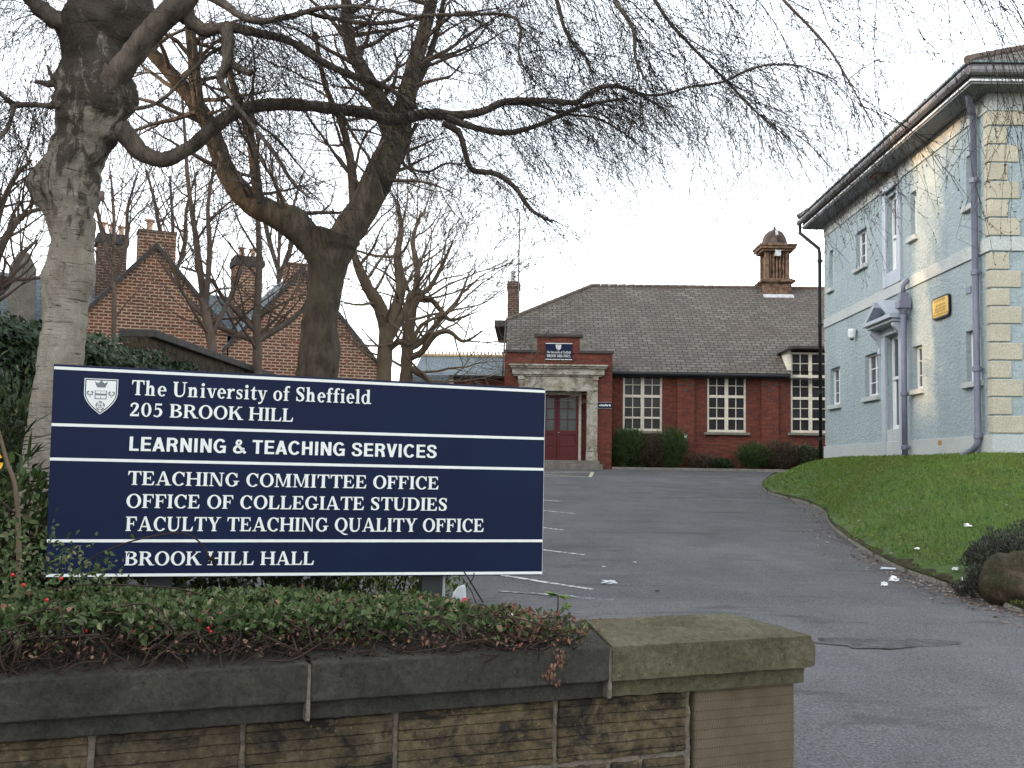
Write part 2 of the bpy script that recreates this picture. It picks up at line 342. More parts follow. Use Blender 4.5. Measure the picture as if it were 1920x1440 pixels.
MAT = dict(
 asphalt=asphalt(), line=paint('road_paint', (.62,.62,.6), .5), line2=paint('worn_road_paint', (.55,.55,.52), .58), cream_line=paint('cream_road_paint', (.5,.46,.32), .45),
 ground=plain('bare_ground', (.09,.075,.05), .95, .4, 2), lawn=grassmat(),
 blade=bladem(),
 kerb=stone('kerb_stone', (.13,.12,.1), (.2,.19,.165), (.26,.25,.22), 4),
 coping=stone('sooty_coping_stone', (.024,.023,.019), (.040,.038,.032), (.056,.052,.042), 4.5, .7, 38),
 coping2=stone('lichened_coping_stone', (.055,.05,.03), (.085,.078,.047), (.13,.118,.075), 3.6, .9, 34),
 block=stone('blackened_sandstone', (.055,.042,.024), (.10,.077,.046), (.155,.122,.076), 4.5, .8, 30, stain=(.022,.02,.017), tool=7.2),
 mortar=stone('old_mortar', (.11,.092,.072), (.165,.14,.112), (.21,.18,.15), 9, .8, 40), pier=combed('combed_sandstone'),
 soil=plain('dark_soil', (.022,.015,.011), .95, .5, 9, .1, .8, 60),
 navy=plain('navy_enamel', (.006,.0125,.040), .45, .15, 1.6, .12), navy_edge=plain('navy_frame', (.011,.012,.04), .5, .1, 3),
 white=plain('white_vinyl', (.74,.76,.73), .5, .05, 8), grey_ink=plain('grey_ink', (.16,.17,.19), .6, .1), post=plain('grey_green_post', (.03,.036,.034), .5, .2, 8),
 alu=plain('aluminium_edge', (.42,.42,.44), .4, .1),
 red_brick=brickmat('red_brick', (.195,.050,.030), (.100,.029,.021), (.105,.055,.042), .23, .078, .009, (.07,.024,.02), .6, sc2=.9),
 red_brick2=brickmat('weathered_red_brick', (.22,.055,.04), (.15,.04,.032), (.27,.2,.17), .23, .078, .010, (.3,.24,.22), .35, sc2=1.2),
 brown_brick=brickmat('brown_brick', (.19,.066,.036), (.095,.040,.028), (.42,.32,.23), .26, .098, .020, (.24,.075,.035), .4, sc2=.5),
 old_brick=brickmat('smoky_brick', (.12,.055,.038), (.07,.038,.03), (.24,.185,.14), .25, .095, .015, (.06,.05,.045), .5, sc2=1.0),
 slate=brickmat('grey_slate', (.145,.133,.112), (.092,.085,.073), (.026,.024,.021), .36, .2, .02, (.07,.052,.045), .6, .75, .02, .5, .32, .5),
 blue_slate=brickmat('blue_slate', (.16,.2,.22), (.12,.155,.175), (.05,.06,.065), .3, .18, .012, (.2,.22,.2), .4, .5, .01, .5, .25, .8),
 ridge=plain('ridge_tile', (.10,.075,.06), .85, .3, 5), pot=plain('clay_pot', (.55,.36,.24), .8, .2, 6), leadw=plain('lead_flashing', (.42,.42,.42), .6, .3, 6),
 sand=stone('portico_stone', (.25,.225,.17), (.43,.40,.33), (.53,.5,.43), 2.5, .4, 26, stain=(.2,.165,.115)), dark_cap=plain('dark_stone_cap', (.06,.055,.05), .9, .35, 6),
 door=plain('maroon_door_paint', (.115,.017,.02), .5, .1, 4), win_paint=plain('flaking_white_paint', (.62,.57,.47), .7, .22, 14),
 glass=glass('dark_glass', (.018,.0175,.018), .12, .14), glass2=glass('sash_glass', (.02,.024,.03), .04, .6), green_glass=glass('door_glass', (.03,.042,.04), .3),
 black=plain('black_metal', (.008,.008,.009), .5, .2), step=stone('step_stone', (.12,.11,.09), (.19,.175,.145), (.25,.235,.2), 3),
 stucco=stucco('blue_stucco'), cream=stone('cream_render', (.34,.32,.25), (.41,.385,.305), (.45,.42,.335), 1.2, .15, 40), pale=stone('pale_blue_render', (.34,.375,.375), (.40,.43,.42), (.44,.465,.45), 1.2, .15, 40),
 trim=plain('white_sash_paint', (.66,.68,.69), .45, .05, 8), blue_trim=plain('blue_grey_trim', (.34,.38,.43), .5, .08, 5), pipe=plain('slate_blue_pipe', (.15,.16,.215), .4, .15, 5),
 soffit=plain('grey_soffit', (.18,.185,.195), .7, .15, 4), gutter=plain('grey_gutter', (.155,.15,.155), .5, .2, 5),
 yellow=plain('yellow_plaque', (.66,.41,.06), .4, .12, 4), ochre=plain('ochre_ink', (.3,.16,.02), .5, .15), 
 timber=plain('rotten_timber', (.12,.075,.05), .9, .85, 6, .2, .6, 30), copper=plain('rusty_dome', (.05,.032,.026), .7, .8, 3.5), purple_lead=plain('dull_lead', (.09,.075,.085), .6, .3, 5),
 birch=birchbark(), twig=plain('birch_twig', (.017,.012,.011), .8, .3, 3), limbm=bark('birch_limb_bark', (.055,.044,.036), (.20,.165,.132), None, 10),
 bud=leafmat('birch_bud', [(.05,.04,.025), (.085,.085,.03), (.04,.03,.03), (.12,.13,.035)], .7),
 mossbark=bark('mossy_bark', (.020,.016,.012), (.095,.076,.056), (.062,.058,.03), 8), greybark=bark('grey_brown_bark', (.07,.055,.045), (.15,.115,.09), None, 8),
 tan=bark('tan_bark', (.085,.062,.045), (.17,.125,.085), (.10,.09,.045), 8), twig2=plain('brown_twig', (.085,.06,.045), .85, .3, 3), twig3=plain('pale_twig', (.135,.10,.072), .85, .3, 3), stemm=plain('shrub_stem', (.034,.021,.015), .85, .5, 9),
 leaf=leafmat('cotoneaster_leaf', [(.018,.036,.010), (.042,.072,.020), (.078,.11,.036), (.030,.054,.016), (.17,.17,.09)], .5, .2),
 redleaf=leafmat('dead_leaf', [(.12,.045,.028), (.17,.07,.042), (.09,.042,.028), (.24,.14,.085), (.10,.07,.03)], .6),
 ivy=leafmat('ivy_leaf', [(.009,.022,.007), (.018,.037,.012), (.03,.052,.018), (.013,.03,.01), (.06,.075,.035)], .45, .25),
 ever=leafmat('evergreen_leaf', [(.014,.026,.011), (.028,.045,.016), (.05,.07,.022), (.018,.034,.02), (.09,.085,.03)], .5),
 bush=leafmat('broom_leaf', [(.022,.045,.012), (.036,.068,.016), (.06,.095,.022), (.028,.05,.018)], .6), scrub=leafmat('brown_scrub', [(.055,.035,.025), (.09,.055,.04), (.05,.05,.02), (.07,.04,.035)], .8),
 lime=leafmat('lime_leaf', [(.10,.16,.02), (.17,.22,.035), (.07,.12,.02), (.03,.06,.02)], .5), heath=leafmat('dark_heather', [(.03,.036,.026), (.05,.058,.042), (.035,.028,.026), (.075,.085,.065)], .8),
 berry=plain('red_berry', (.5,.02,.02), .25, .1), rock=stone('mossy_rock', (.024,.021,.012), (.05,.038,.024), (.10,.08,.055), 5, 1, 26, stain=(.03,.032,.014)), paper=plain('white_paper', (.8,.82,.82), .7, .05),
 bag=plain('grey_plastic', (.42,.46,.47), .4, .1, 6), redp=plain('red_plastic', (.55,.08,.1), .4), yellowleaf=plain('yellow_leaf', (.75,.4,.02), .5))

# ------------------------------------------------------------------ setting: ground, drive, lawn
g = MB(); xs = [-300,-120,-60,-30,-16,-10,-6,-2,2,6,10,16,30,60,120,300]; ys = [-120,-40,-10,0,6,14,22,30,GY,60,90,150,300,500]
g.add([(x, y, gz(y)-.03-(.02*max(0, y-60) if y > 60 else 0)*0) for y in ys for x in xs], [(j*16+i, j*16+i+1, (j+1)*16+i+1, (j+1)*16+i) for j in range(13) for i in range(15)])
tag(g.build('ground', MAT['ground']), kind='structure')
dv = MB(); nx, ny = 90, 150
def drive_z(x, y):
    z = gz(y)+.012*noise.noise(V((x*.5, y*.5, 0)))+.004*noise.noise(V((x*2, y*2, 3)))
    r = ((x-3.05)/.75)**2+((y-9.6)/.38)**2       # sunken cover in the crossover
    return z-.035*exp(-r*1.3) - .012*exp(-((y-11.35-.1*sin(x*1.3))/.18)**2)*(x > .5)
for j in range(ny+1):
    y = -8+48*(j/ny)**1.0
    for i in range(nx+1): x = -5.98+22*i/nx; dv.v.append((x, y, drive_z(x, y)))
dv.f = [(j*(nx+1)+i, j*(nx+1)+i+1, (j+1)*(nx+1)+i+1, (j+1)*(nx+1)+i) for j in range(ny) for i in range(nx)]
drive = tag(dv.build('driveway', MAT['asphalt'], smooth=True), kind='structure')
def strip(name, p, q, w, mat, n=14):
    m = MB(); p, q = V(p), V(q); s_ = (q-p).normalized(); nn = V((-s_.y, s_.x, 0))*w/2; vs = []
    for i in range(n+1):
        c = p.lerp(q, i/n); vs += [(*(c+nn).xy, drive_z(*(c+nn).xy)+.006), (*(c-nn).xy, drive_z(*(c-nn).xy)+.006)]
    m.add(vs, [(2*i+1, 2*i+3, 2*i+2, 2*i) for i in range(n)]); return m.build(name, mat, drive)
for px, py in ((1110,1105), (1096,1042), (1056,994), (1076,963), (1052,941)):
    e = on_ground(px, py); strip('parking_line', e+V((-3.6, 3.3, 0)), e, .085, MAT['line'])
e = on_ground(1150, 1124); strip('parking_line', e+V((-1.2, .35, 0)), e, .09, MAT['line2'])
a_, b_, c_, d_ = (-2.4, 33.6), (1.9, 33.6), (2.15, 36.6), (-2.4, 36.6)
for p, q in ((a_, b_), (b_, c_), (c_, d_), (a_, c_), (d_, b_)): strip('hatched_box_line', (*p, 0), (*q, 0), .11, MAT['cream_line'])
pt = MB(); c0 = V((3.12, 9.5, 0)); n_ = 40; rgp = random.Random(2)
def eye(k, s): a = 2*pi*k/n_; j = 1+.38*noise.noise(V((cos(a)*2.6, sin(a)*2.6, 4))); return (c0.x+.62*s*j*cos(a), c0.y+.23*s*j*(1-.45*cos(a))*abs(sin(a))**1.3*(1 if sin(a) > 0 else -1)+.04*sin(3*cos(a)))
inner = [eye(k, .93) for k in range(n_)]; pt.add([(x, y, drive_z(x, y)+.006) for x, y in inner], [tuple(range(n_))])
pt.build('pothole_patch', stone('broken_asphalt', (.04,.04,.04), (.088,.088,.089), (.15,.148,.145), 7, 1, 30), drive)
pt = MB(); o_ = [eye(k, 1.0) for k in range(n_)]
pt.add([(x, y, drive_z(x, y)+.010) for x, y in o_]+[(x, y, drive_z(x, y)+.010) for x, y in [eye(k, .955-.05*abs(noise.noise(V((k*.7,0,0))))) for k in range(n_)]], [(k, (k+1) % n_, n_+(k+1) % n_, n_+k) for k in range(n_) if 1 < k < 19 and k not in (8, 9) or 27 < k < 32])
pt.build('pothole_edge', plain('cracked_asphalt', (.035,.034,.033), .95, .6, 12), drive)

KP = [on_ground(*p) for p in ((1452,889), (1430,908), (1440,925), (1480,936), (1520,948), (1546,963), (1556,985), (1590,1014), (1640,1045), (1700,1075), (1780,1102), (1840,1122), (1925,1152))]+[V((5.3,9.4,gz(9.4))), V((5.7,7.6,gz(7.6)))]
KIN = [(12,34,-.02), (8.6,32.2,.22), (8.24,30.9,.34), (8.23,29,.40), (8.23,27.5,.41), (8.23,25.5,.40), (8.23,23.5,.39), (8.23,21.5,.385), (8.23,19.38,.38), (9.6,19.38,.38), (11.5,19.38,.4), (13,18,.4), (14,15,.3), (14,12,.2), (14,8,.1)]
KC = [V(p) for p in catmull([tuple(p) for p in KP], 12)]; KI = [V(p) for p in catmull(KIN, 12)]
def lawn_pt(i, t):
    a, b = KC[i], KI[i]; za = gz(a.y)+.06
    p = a.lerp(b, t); z = za+(b.z-za)*(.55*sin(t*pi/2)+.45*t)
    z += .03*noise.noise(V((p.x*.8, p.y*.8, 5)))*min(1, t*5)*(1-t)
    return V((p.x, p.y, z))
lw = MB(); NT = 26
for i in range(len(KC)):
    for j in range(NT+1): lw.v.append(tuple(lawn_pt(i, j/NT)))
lw.f = [(i*(NT+1)+j, (i+1)*(NT+1)+j, (i+1)*(NT+1)+j+1, i*(NT+1)+j+1) for i in range(len(KC)-1) for j in range(NT)]
tag(lw.build('lawn', MAT['lawn'], smooth=True), kind='structure')
gb = MB(); vs, fs = [], []
for k in range(90000):
    i = rng.random()**.62*(len(KC)-2); i0 = int(i); t = rng.random()
    p = lawn_pt(i0, t).lerp(lawn_pt(i0+1, t), i-i0)
    if p.y > 34 or p.y < 9: continue
    if t < .10 and noise.noise(V((p.x*2.1, p.y*2.1, 2))) > -.1+t*8-.2: continue
    a = rng.random()*2*pi; h = rng.uniform(.012, .04)*(1+.8*max(0, noise.noise(V((p.x*1.3, p.y*1.3, 8))))); w = .004+.0003*p.y
    dx, dy = cos(a)*w, sin(a)*w; lx, ly = rng.gauss(0, .02), rng.gauss(0, .02); b = len(vs)
    vs += [(p.x-dx, p.y-dy, p.z-.004), (p.x+dx, p.y+dy, p.z-.004), (p.x+lx, p.y+ly, p.z+h)]; fs.append((b, b+1, b+2))
gb.v, gb.f = vs, fs; tag(gb.build('grass', MAT['blade'], uv=False), 'short green grass covering the sloping lawn', 'grass', kind='stuff')
kb = MB()
for i in range(len(KC)-1):
    if i % 12 in (11,): continue
    a, b = KC[i], KC[i+1]; t = (b-a).normalized(); nn = V((-t.y, t.x, 0))
    if nn.x < 0: nn = -nn
    hh = .055+.03*noise.noise(V((i*.13, 0, 0)))
    za, zb = gz(a.y), gz(b.y)
    kb.obox((a.x, a.y, za-.05), V((b.x-a.x, b.y-a.y, zb-za)), nn*.1, (0,0,.05+hh))
tag(kb.build('kerb', MAT['kerb'], bevel=.015), kind='structure')
le = MB(); NE = 8                                            # worn earth edge between kerb and grass
for i in range(len(KC)):
    wdt = .022+.05*max(0, noise.noise(V((i*.21, 3, 0)))+.1)
    for j in range(NE+1): q = lawn_pt(i, wdt*j/NE); le.v.append((q.x, q.y, q.z+.012*(1-j/NE)-.006*(j == NE)+.012*noise.noise(q*5)))
le.f = [(i*(NE+1)+j, (i+1)*(NE+1)+j, (i+1)*(NE+1)+j+1, i*(NE+1)+j+1) for i in range(len(KC)-1) for j in range(NE)]
tag(le.build('lawn_edge', plain('worn_earth', (.036,.033,.017), .95, .8, 7, .1, 1, 30), smooth=True), kind='structure')
# fallen leaves and chips along the kerb
sc = MB(); rg = random.Random(3)
for k in range(2600):
    i = int(20+rg.random()**.8*150); i = min(i, len(KC)-2); a = KC[i]; b = KC[min(i+1, len(KC)-1)]; t = (b-a).normalized(); nn = V((-t.y, t.x, 0))
    if nn.x > 0: nn = -nn
    p = a.lerp(b, rg.random())+nn*(.03+abs(rg.gauss(0, .22))); z = drive_z(p.x, p.y)+.012; w = rg.uniform(.008, .032)*(1.25 if rg.random() < .2 else .8); an = rg.random()*6.3
    u = V((cos(an), sin(an), rg.uniform(-.3,.3)))*w; v_ = V((-sin(an), cos(an), rg.uniform(-.3,.3)))*w*.6
    q = V((p.x, p.y, z)); sc.quad(q-u, q-v_, q+u, q+v_)
for k in range(260):
    i = int(rg.random()*150); p = lawn_pt(i, min(1, abs(rg.gauss(0, .35))))+V((0,0,.035)); w = rg.uniform(.015, .04); an = rg.random()*6.3
    u = V((cos(an), sin(an), rg.uniform(-.3,.3)))*w; v_ = V((-sin(an), cos(an), rg.uniform(-.3,.3)))*w*.6; sc.quad(p-u, p-v_, p+u, p+v_)
tag(sc.build('leaf_litter', leafmat('litter', [(.16,.09,.05), (.1,.06,.04), (.2,.13,.08), (.3,.28,.24), (.13,.07,.05)], .8)), 'brown leaf litter and pale chips gathered along the kerb', 'leaf litter', kind='stuff')
# ------------------------------------------------------------------ front garden wall
def on_z(px, py, z): d = ray(px, py); return d*(z/d.z)
CZ = -.80
WC = on_z(1540, 1191, CZ); WA = on_z(0, 1277, CZ)
wu = (WC-WA); wu.z = 0; wu.normalize(); wn = V((-wu.y, wu.x, 0))
def wl(t, n, z): return V((WC.x, WC.y, 0))+wu*t+wn*n+V((0, 0, z))
def wt(px, py): return (on_z(px, py, CZ)-WC).dot(wu)
J1, J2 = wt(578, 1241), wt(1148, 1213)
wall = thing('garden_wall', wl(-2, .28, -1.6), 'low sandstone wall with sooty saddleback coping stones and tooled end block beside the drive', 'wall')
prof = [(0,-.80),(.004,-.952),(.055,-.962),(.062,-1.035),(.52,-1.035),(.52,-.962),(.56,-.952),(.56,-.80),(.28,-.715)]
def coping(t0, t1, mat, end=False, amp=.008):
    m = MB(); vs = []; secs = max(3, int((t1-t0)/.06)); ts = [t0+(t1-t0)*i/secs for i in range(secs+1)]
    np_ = len(prof)
    for t in ts:
        for k, (n_, z) in enumerate(prof):
            if end:                              # hipped end, chipped and rounded by age
                e = max(0, (t+.37)/.37)
                if k == 8: z = z-.085*e; n_ = n_-.0*e
                tt = t-(.065 if 1 < k < 6 else 0)*(t > -.01)
                if t > -.06 and k in (0, 1): n_ += .045; z -= .03*(k == 0)
                if t > -.01 and k in (0, 7, 8): z -= .03
            else: tt = t
            vs.append(wl(tt, n_, z))
    fs = [(i*np_+k, (i+1)*np_+k, (i+1)*np_+(k+1) % np_, i*np_+(k+1) % np_) for i in range(secs) for k in range(np_)]
    fs += [tuple(range(np_)), tuple(secs*np_+k for k in range(np_))[::-1]]
    m.add(vs, fs); return m.build('coping_stone', mat, wall, bevel=.007, sub=2, disp=.014 if end else .006, dscale=.07)
coping(J1-3.2, J1-1.75, MAT['coping']); coping(J1-1.742, J1-.009, MAT['coping']); coping(J1+.006, J2-.009, MAT['coping']); coping(J2+.004, 0, MAT['coping2'], True)
jm = MB()
for J in (J1, J2): jm.obox(wl(J-.012, .008, -1.03), wu*.018, wn*.54, (0,0,.225))
jm.build('mortar_joint', MAT['mortar'], wall, bevel=.004)
WF = .105                                        # body face behind the coping face
PW = wl(0, WF, 0)
def bt(px, py): return (on_plane(px, py, PW, wn)-V((WC.x, WC.y, 0))).dot(wu)
P0, P1 = bt(1298, 1380), bt(1490, 1400)
core = MB(); core.obox(wl(-7, WF+.014, -1.75), wu*(P0+7-.005), wn*.35, (0,0,.74)); core.build('mortar_bed', MAT['mortar'], wall, sub=5, disp=.02, dscale=.05)
pier = MB(); pier.obox(wl(P0+.012, WF-.002, -1.75), wu*(P1-P0-.012), wn*.36, (0,0,.735)); pier.build('end_pier', MAT['pier'], wall, bevel=.012)
def bz(px, py): return on_plane(px, py, PW, wn).z
zc = bz(1250, 1416)
bm_ = MB(); edges = [bt(x, 1400) for x in (-700,-480,-260,-40,172,455,742,1042,1290)]
for i in range(len(edges)-1):
    a, b = edges[i]+.012, edges[i+1]-.012
    bm_.obox(wl(a, WF-.004*(i % 3), zc+.012), wu*(b-a), wn*.1, (0,0,-1.045-zc-.012))
e2 = [e+.27 for e in edges[:-1]]+[edges[-1]-.25, edges[-1]]
for i in range(len(e2)-1):
    a, b = e2[i]+.012, e2[i+1]-.012
    if b > a: bm_.obox(wl(a, WF-.003*(i % 2), zc-.3), wu*(b-a), wn*.1, (0,0,.288))
bm_.build('stonework', MAT['block'], wall, bevel=.010, sub=5, disp=.016, dscale=.05)

# ------------------------------------------------------------------ hand-cut serif alphabet for the lettering
s_, h_, st = .2, .085, .06
def stem(x, y0=0, y1=1, top=True, bot=True, w=s_, o=.08):
    q = [('r', x, y0, x+w, y1)]
    if top: q.append(('r', x-o, y1-st, x+w+o, y1))
    if bot: q.append(('r', x-o, y0, x+w+o, y0+st))
    return q
def arch(x): return [('s', [(x,.48,.06),(x+.08,.60,.10),(x+.2,.60,.16),(x+.27,.46,.18),(x+.27,.2,.18),(x+.27,0,.18)]), ('r', x+.12, 0, x+.43, st)]
def vee(x=.66): return [('p', [(.05,x),(.26,x),(.43,0),(.30,0)]), ('p', [(.52,x),(.60,x),(.43,0),(.36,0)]), ('r', 0, x-st, .32, x), ('r', .44, x-st, .68, x)]
CA = [('a', .46,.5,.44,.52,s_,h_,42,318), ('p', [(.79,1.0),(.79,.64),(.74,.64),(.64,.88)])]
GL = {
 'T': (.86, stem(.33, top=False)+[('r',.03,1-h_,.83,1),('p',[(.03,1),(.02,.70),(.06,.70),(.14,1-h_)]),('p',[(.83,1),(.84,.70),(.80,.70),(.72,1-h_)])]),
 'E': (.82, stem(.08)+[('r',.26,1-h_,.70,1),('r',.26,0,.72,h_),('r',.26,.46,.52,.46+h_),('p',[(.70,1),(.72,.72),(.68,.72),(.58,1-h_)]),('p',[(.72,0),(.77,.30),(.72,.30),(.60,h_)]),('r',.49,.36,.54,.65)]),
 'F': (.76, stem(.08)+[('r',.26,1-h_,.70,1),('r',.26,.46,.52,.46+h_),('p',[(.70,1),(.72,.70),(.68,.70),(.58,1-h_)]),('r',.49,.35,.54,.66)]),
 'L': (.78, stem(.08)+[('r',.26,0,.70,h_),('p',[(.70,0),(.75,.32),(.70,.32),(.58,h_)])]),
 'H': (1.02, stem(.08)+stem(.72)+[('r',.26,.47,.74,.47+h_)]),
 'I': (.40, stem(.09)),
 'A': (.98, [('p',[(.40,1.02),(.54,1.02),(.90,0),(.66,0)]),('p',[(.40,1.02),(.47,.92),(.17,0),(.09,0)]),('r',.2,.27,.72,.27+h_),('r',0,0,.28,st),('r',.58,0,1.0,st)]),
 'C': (.86, CA), 'G': (.96, CA+[('r',.62,.1,.81,.42),('r',.54,.42-st,.92,.42)]),
 'O': (.97, [('a',.48,.5,.46,.525,s_,h_,0,360)]),
 'Q': (.99, [('a',.48,.5,.46,.525,s_,h_,0,360),('s',[(.42,.0,.05),(.56,-.1,.10),(.76,-.2,.10),(.98,-.2,.03)])]),
 'D': (.95, stem(.08)+[('a',.42,.5,.48,.5,s_,h_,-90,90),('r',.26,1-h_,.43,1),('r',.26,0,.43,h_)]),
 'U': (.96, [('s',[(.18,1,.2),(.18,.6,.2),(.19,.3,.2),(.25,.1,.15),(.42,.03,.11),(.62,.08,.10),(.74,.28,.09),(.755,.6,.09),(.755,1,.09)]),('r',0,1-st,.36,1),('r',.61,1-st,.92,1)]),
 'M': (1.18, [('r',.11,0,.19,1),('p',[(.09,1),(.30,1),(.62,.04),(.54,.04)]),('p',[(.54,.04),(.61,.04),(.90,1),(.82,1)]),('r',0,0,.3,st),('r',0,1-st,.2,1)]+stem(.84)),
 'N': (1.0, [('r',.11,0,.19,1),('r',.76,0,.84,1),('p',[(.08,1),(.31,1),(.84,0),(.68,0)]),('r',0,0,.3,st),('r',0,1-st,.2,1),('r',.64,1-st,.96,1)]),
 'Y': (.92, stem(.36,0,.5,top=False)+[('p',[(.07,1),(.31,1),(.56,.42),(.36,.42)]),('p',[(.72,1),(.81,1),(.54,.42),(.45,.42)]),('r',0,1-st,.39,1),('r',.60,1-st,.92,1)]),
 'S': (.70, [('s',[(.57,.78,.06),(.49,.92,.09),(.33,.955,.09),(.17,.88,.13),(.13,.73,.17),(.24,.58,.20),(.42,.46,.22),(.53,.30,.19),(.51,.13,.15),(.36,.045,.09),(.20,.06,.09),(.1,.24,.06)]),('p',[(.61,1),(.61,.68),(.56,.68),(.49,.92)]),('p',[(.06,0),(.06,.32),(.11,.32),(.2,.08)])]),
 'B': (.86, stem(.08)+[('a',.40,.755,.34,.245,s_,h_,-90,90),('a',.42,.27,.39,.27,s_,h_,-90,90),('r',.26,1-h_,.41,1),('r',.26,0,.43,h_),('r',.26,.475,.43,.475+h_)]),
 'R': (.96, stem(.08)+[('a',.40,.74,.36,.26,s_,h_,-90,90),('r',.26,1-h_,.41,1),('r',.26,.48,.41,.48+h_),('p',[(.36,.52),(.58,.52),(.92,0),(.68,0)]),('r',.70,0,1.0,st)]),
 'K': (.98, stem(.08)+[('p',[(.26,.38),(.26,.50),(.72,1),(.82,1)]),('p',[(.38,.54),(.53,.68),(.95,0),(.70,0)]),('r',.6,1-st,.92,1),('r',.64,0,1.02,st)]),
 'h': (.78, stem(.08,0,1,top=False,w=.18)+[('p',[(.26,1.02),(0,.97),(0,.93),(.2,.93)])]+arch(.24)),
 'n': (.78, stem(.08,0,.66,top=False,w=.18)+[('p',[(.26,.69),(0,.63),(0,.59),(.2,.59)])]+arch(.24)),
 'e': (.62, [('a',.31,.33,.29,.36,.17,.08,0,318),('r',.13,.32,.59,.32+.07)]),
 'i': (.42, stem(.11,0,.66,top=False,w=.18)+[('p',[(.29,.69),(.03,.63),(.03,.59),(.2,.59)]),('a',.2,.88,.11,.11,.109,.109,0,360)]),
 'v': (.68, vee()), 'y': (.68, vee()+[('s',[(.38,.05,.08),(.30,-.14,.09),(.2,-.23,.11),(.08,-.22,.14)])]),
 'r': (.58, stem(.08,0,.66,top=False,w=.18)+[('p',[(.26,.69),(0,.63),(0,.59),(.2,.59)]),('s',[(.24,.42,.06),(.33,.58,.11),(.44,.61,.15),(.53,.57,.14)])]),
 's': (.52, [('s',[(.43,.50,.05),(.35,.61,.08),(.23,.62,.08),(.12,.54,.11),(.15,.41,.14),(.32,.31,.15),(.40,.19,.13),(.36,.07,.10),(.23,.03,.08),(.12,.06,.08),(.07,.18,.05)]),('r',.41,.46,.45,.66),('r',.05,0,.09,.21)]),
 't': (.46, [('p',[(.12,.12),(.30,.12),(.30,.90),(.24,.88),(.12,.68)]),('r',.02,.66-.075,.43,.66),('s',[(.21,.16,.18),(.24,.05,.13),(.33,.03,.09),(.43,.09,.05)])]),
 'o': (.68, [('a',.33,.33,.31,.36,.17,.075,0,360)]),
 'f': (.46, stem(.11,0,.78,top=False,w=.18)+[('s',[(.20,.74,.18),(.22,.90,.14),(.33,.98,.10),(.46,.93,.13)]),('r',.01,.66-.075,.42,.66)]),
 'l': (.40, stem(.10,0,1,top=False,w=.18)+[('p',[(.28,1.02),(.02,.97),(.02,.93),(.2,.93)])]),
 'd': (.78, [('a',.32,.33,.30,.36,.17,.08,0,360),('r',.44,0,.62,1),('p',[(.62,1.02),(.36,.97),(.36,.93),(.5,.93)]),('r',.5,0,.74,st)]),
 '2': (.70, [('s',[(.12,.70,.12),(.16,.87,.12),(.32,.955,.11),(.48,.87,.16),(.50,.70,.18),(.38,.45,.16),(.2,.22,.11),(.09,.08,.08)]),('r',.06,0,.62,.15),('r',.57,.1,.62,.27)]),
 '0': (.74, [('a',.36,.5,.33,.52,.18,.075,0,360)]),
 '5': (.70, [('r',.15,.86,.58,1),('r',.15,.5,.21,1),('s',[(.17,.55,.07),(.32,.62,.11),(.47,.54,.17),(.53,.34,.19),(.44,.12,.15),(.26,.03,.10),(.08,.12,.12)])]),
 ' ': (.34, []),
}
def bar(x, y0=0, y1=1, w=.19): return ('r', x, y0, x+w, y1)
sh = .155
SN = {'L': (.62, [bar(.07),('r',.26,0,.60,sh)]), 'E': (.68, [bar(.07),('r',.26,0,.65,sh),('r',.26,1-sh,.64,1),('r',.26,.43,.61,.43+sh)]),
 'A': (.74, [('p',[(.27,1),(.47,1),(.22,0),(.02,0)]),('p',[(.27,1),(.47,1),(.74,0),(.53,0)]),('r',.2,.2,.55,.2+sh)]),
 'R': (.76, [bar(.07),('a',.42,.715,.28,.285,.19,sh,-90,90),('r',.26,1-sh,.43,1),('r',.26,.43,.43,.43+sh),('s',[(.42,.46,.17),(.55,.36,.19),(.58,.18,.19),(.62,0,.2)])]),
 'N': (.78, [bar(.07),bar(.54),('p',[(.07,1),(.27,1),(.73,0),(.53,0)])]), 'I': (.33, [bar(.07)]),
 'G': (.82, [('a',.42,.5,.39,.52,.19,sh,40,320),('r',.60,.0,.76,.40),('r',.42,.38,.77,.38+sh)]),
 'C': (.78, [('a',.42,.5,.39,.52,.19,sh,38,322)]), 'T': (.66, [('r',.02,1-sh,.64,1),bar(.235)]), 'H': (.78, [bar(.07),bar(.53),('r',.2,.44,.6,.44+sh)]),
 'S': (.72, [('s',[(.60,.70,.18),(.54,.88,.16),(.36,.935,.15),(.17,.86,.17),(.16,.68,.18),(.30,.55,.18),(.48,.47,.19),(.60,.30,.19),(.52,.11,.16),(.35,.065,.15),(.17,.12,.16),(.11,.31,.18)])]),
 'V': (.70, [('p',[(.01,1),(.21,1),(.44,0),(.26,0)]),('p',[(.49,1),(.69,1),(.44,0),(.26,0)])]), ' ': (.30, []),
 '&': (.80, [('s',[(.76,.02,.18),(.45,.40,.17),(.24,.70,.15),(.28,.90,.14),(.42,.92,.14),(.48,.78,.14),(.36,.60,.15),(.14,.40,.17),(.12,.17,.17),(.30,.065,.16),(.52,.14,.16),(.66,.40,.16)])])}
def words(parent, mat, f, text, u0, v0, u1, v1, cap, d=.004, track=.035, GL=GL):
    tot = sum(GL[c][0]+track for c in text)-track; x = 0
    for w in text.split(' '):
        ww = sum(GL[c][0]+track for c in w)-track; a, b = x/tot, (x+ww)/tot; m = MB()
        lettering(m, f, w, u0+(u1-u0)*a, v0+(v1-v0)*a, u0+(u1-u0)*b, v0+(v1-v0)*b, cap, d, track, GL); m.build('lettering', mat, parent)
        x += ww+track*2+GL[' '][0]
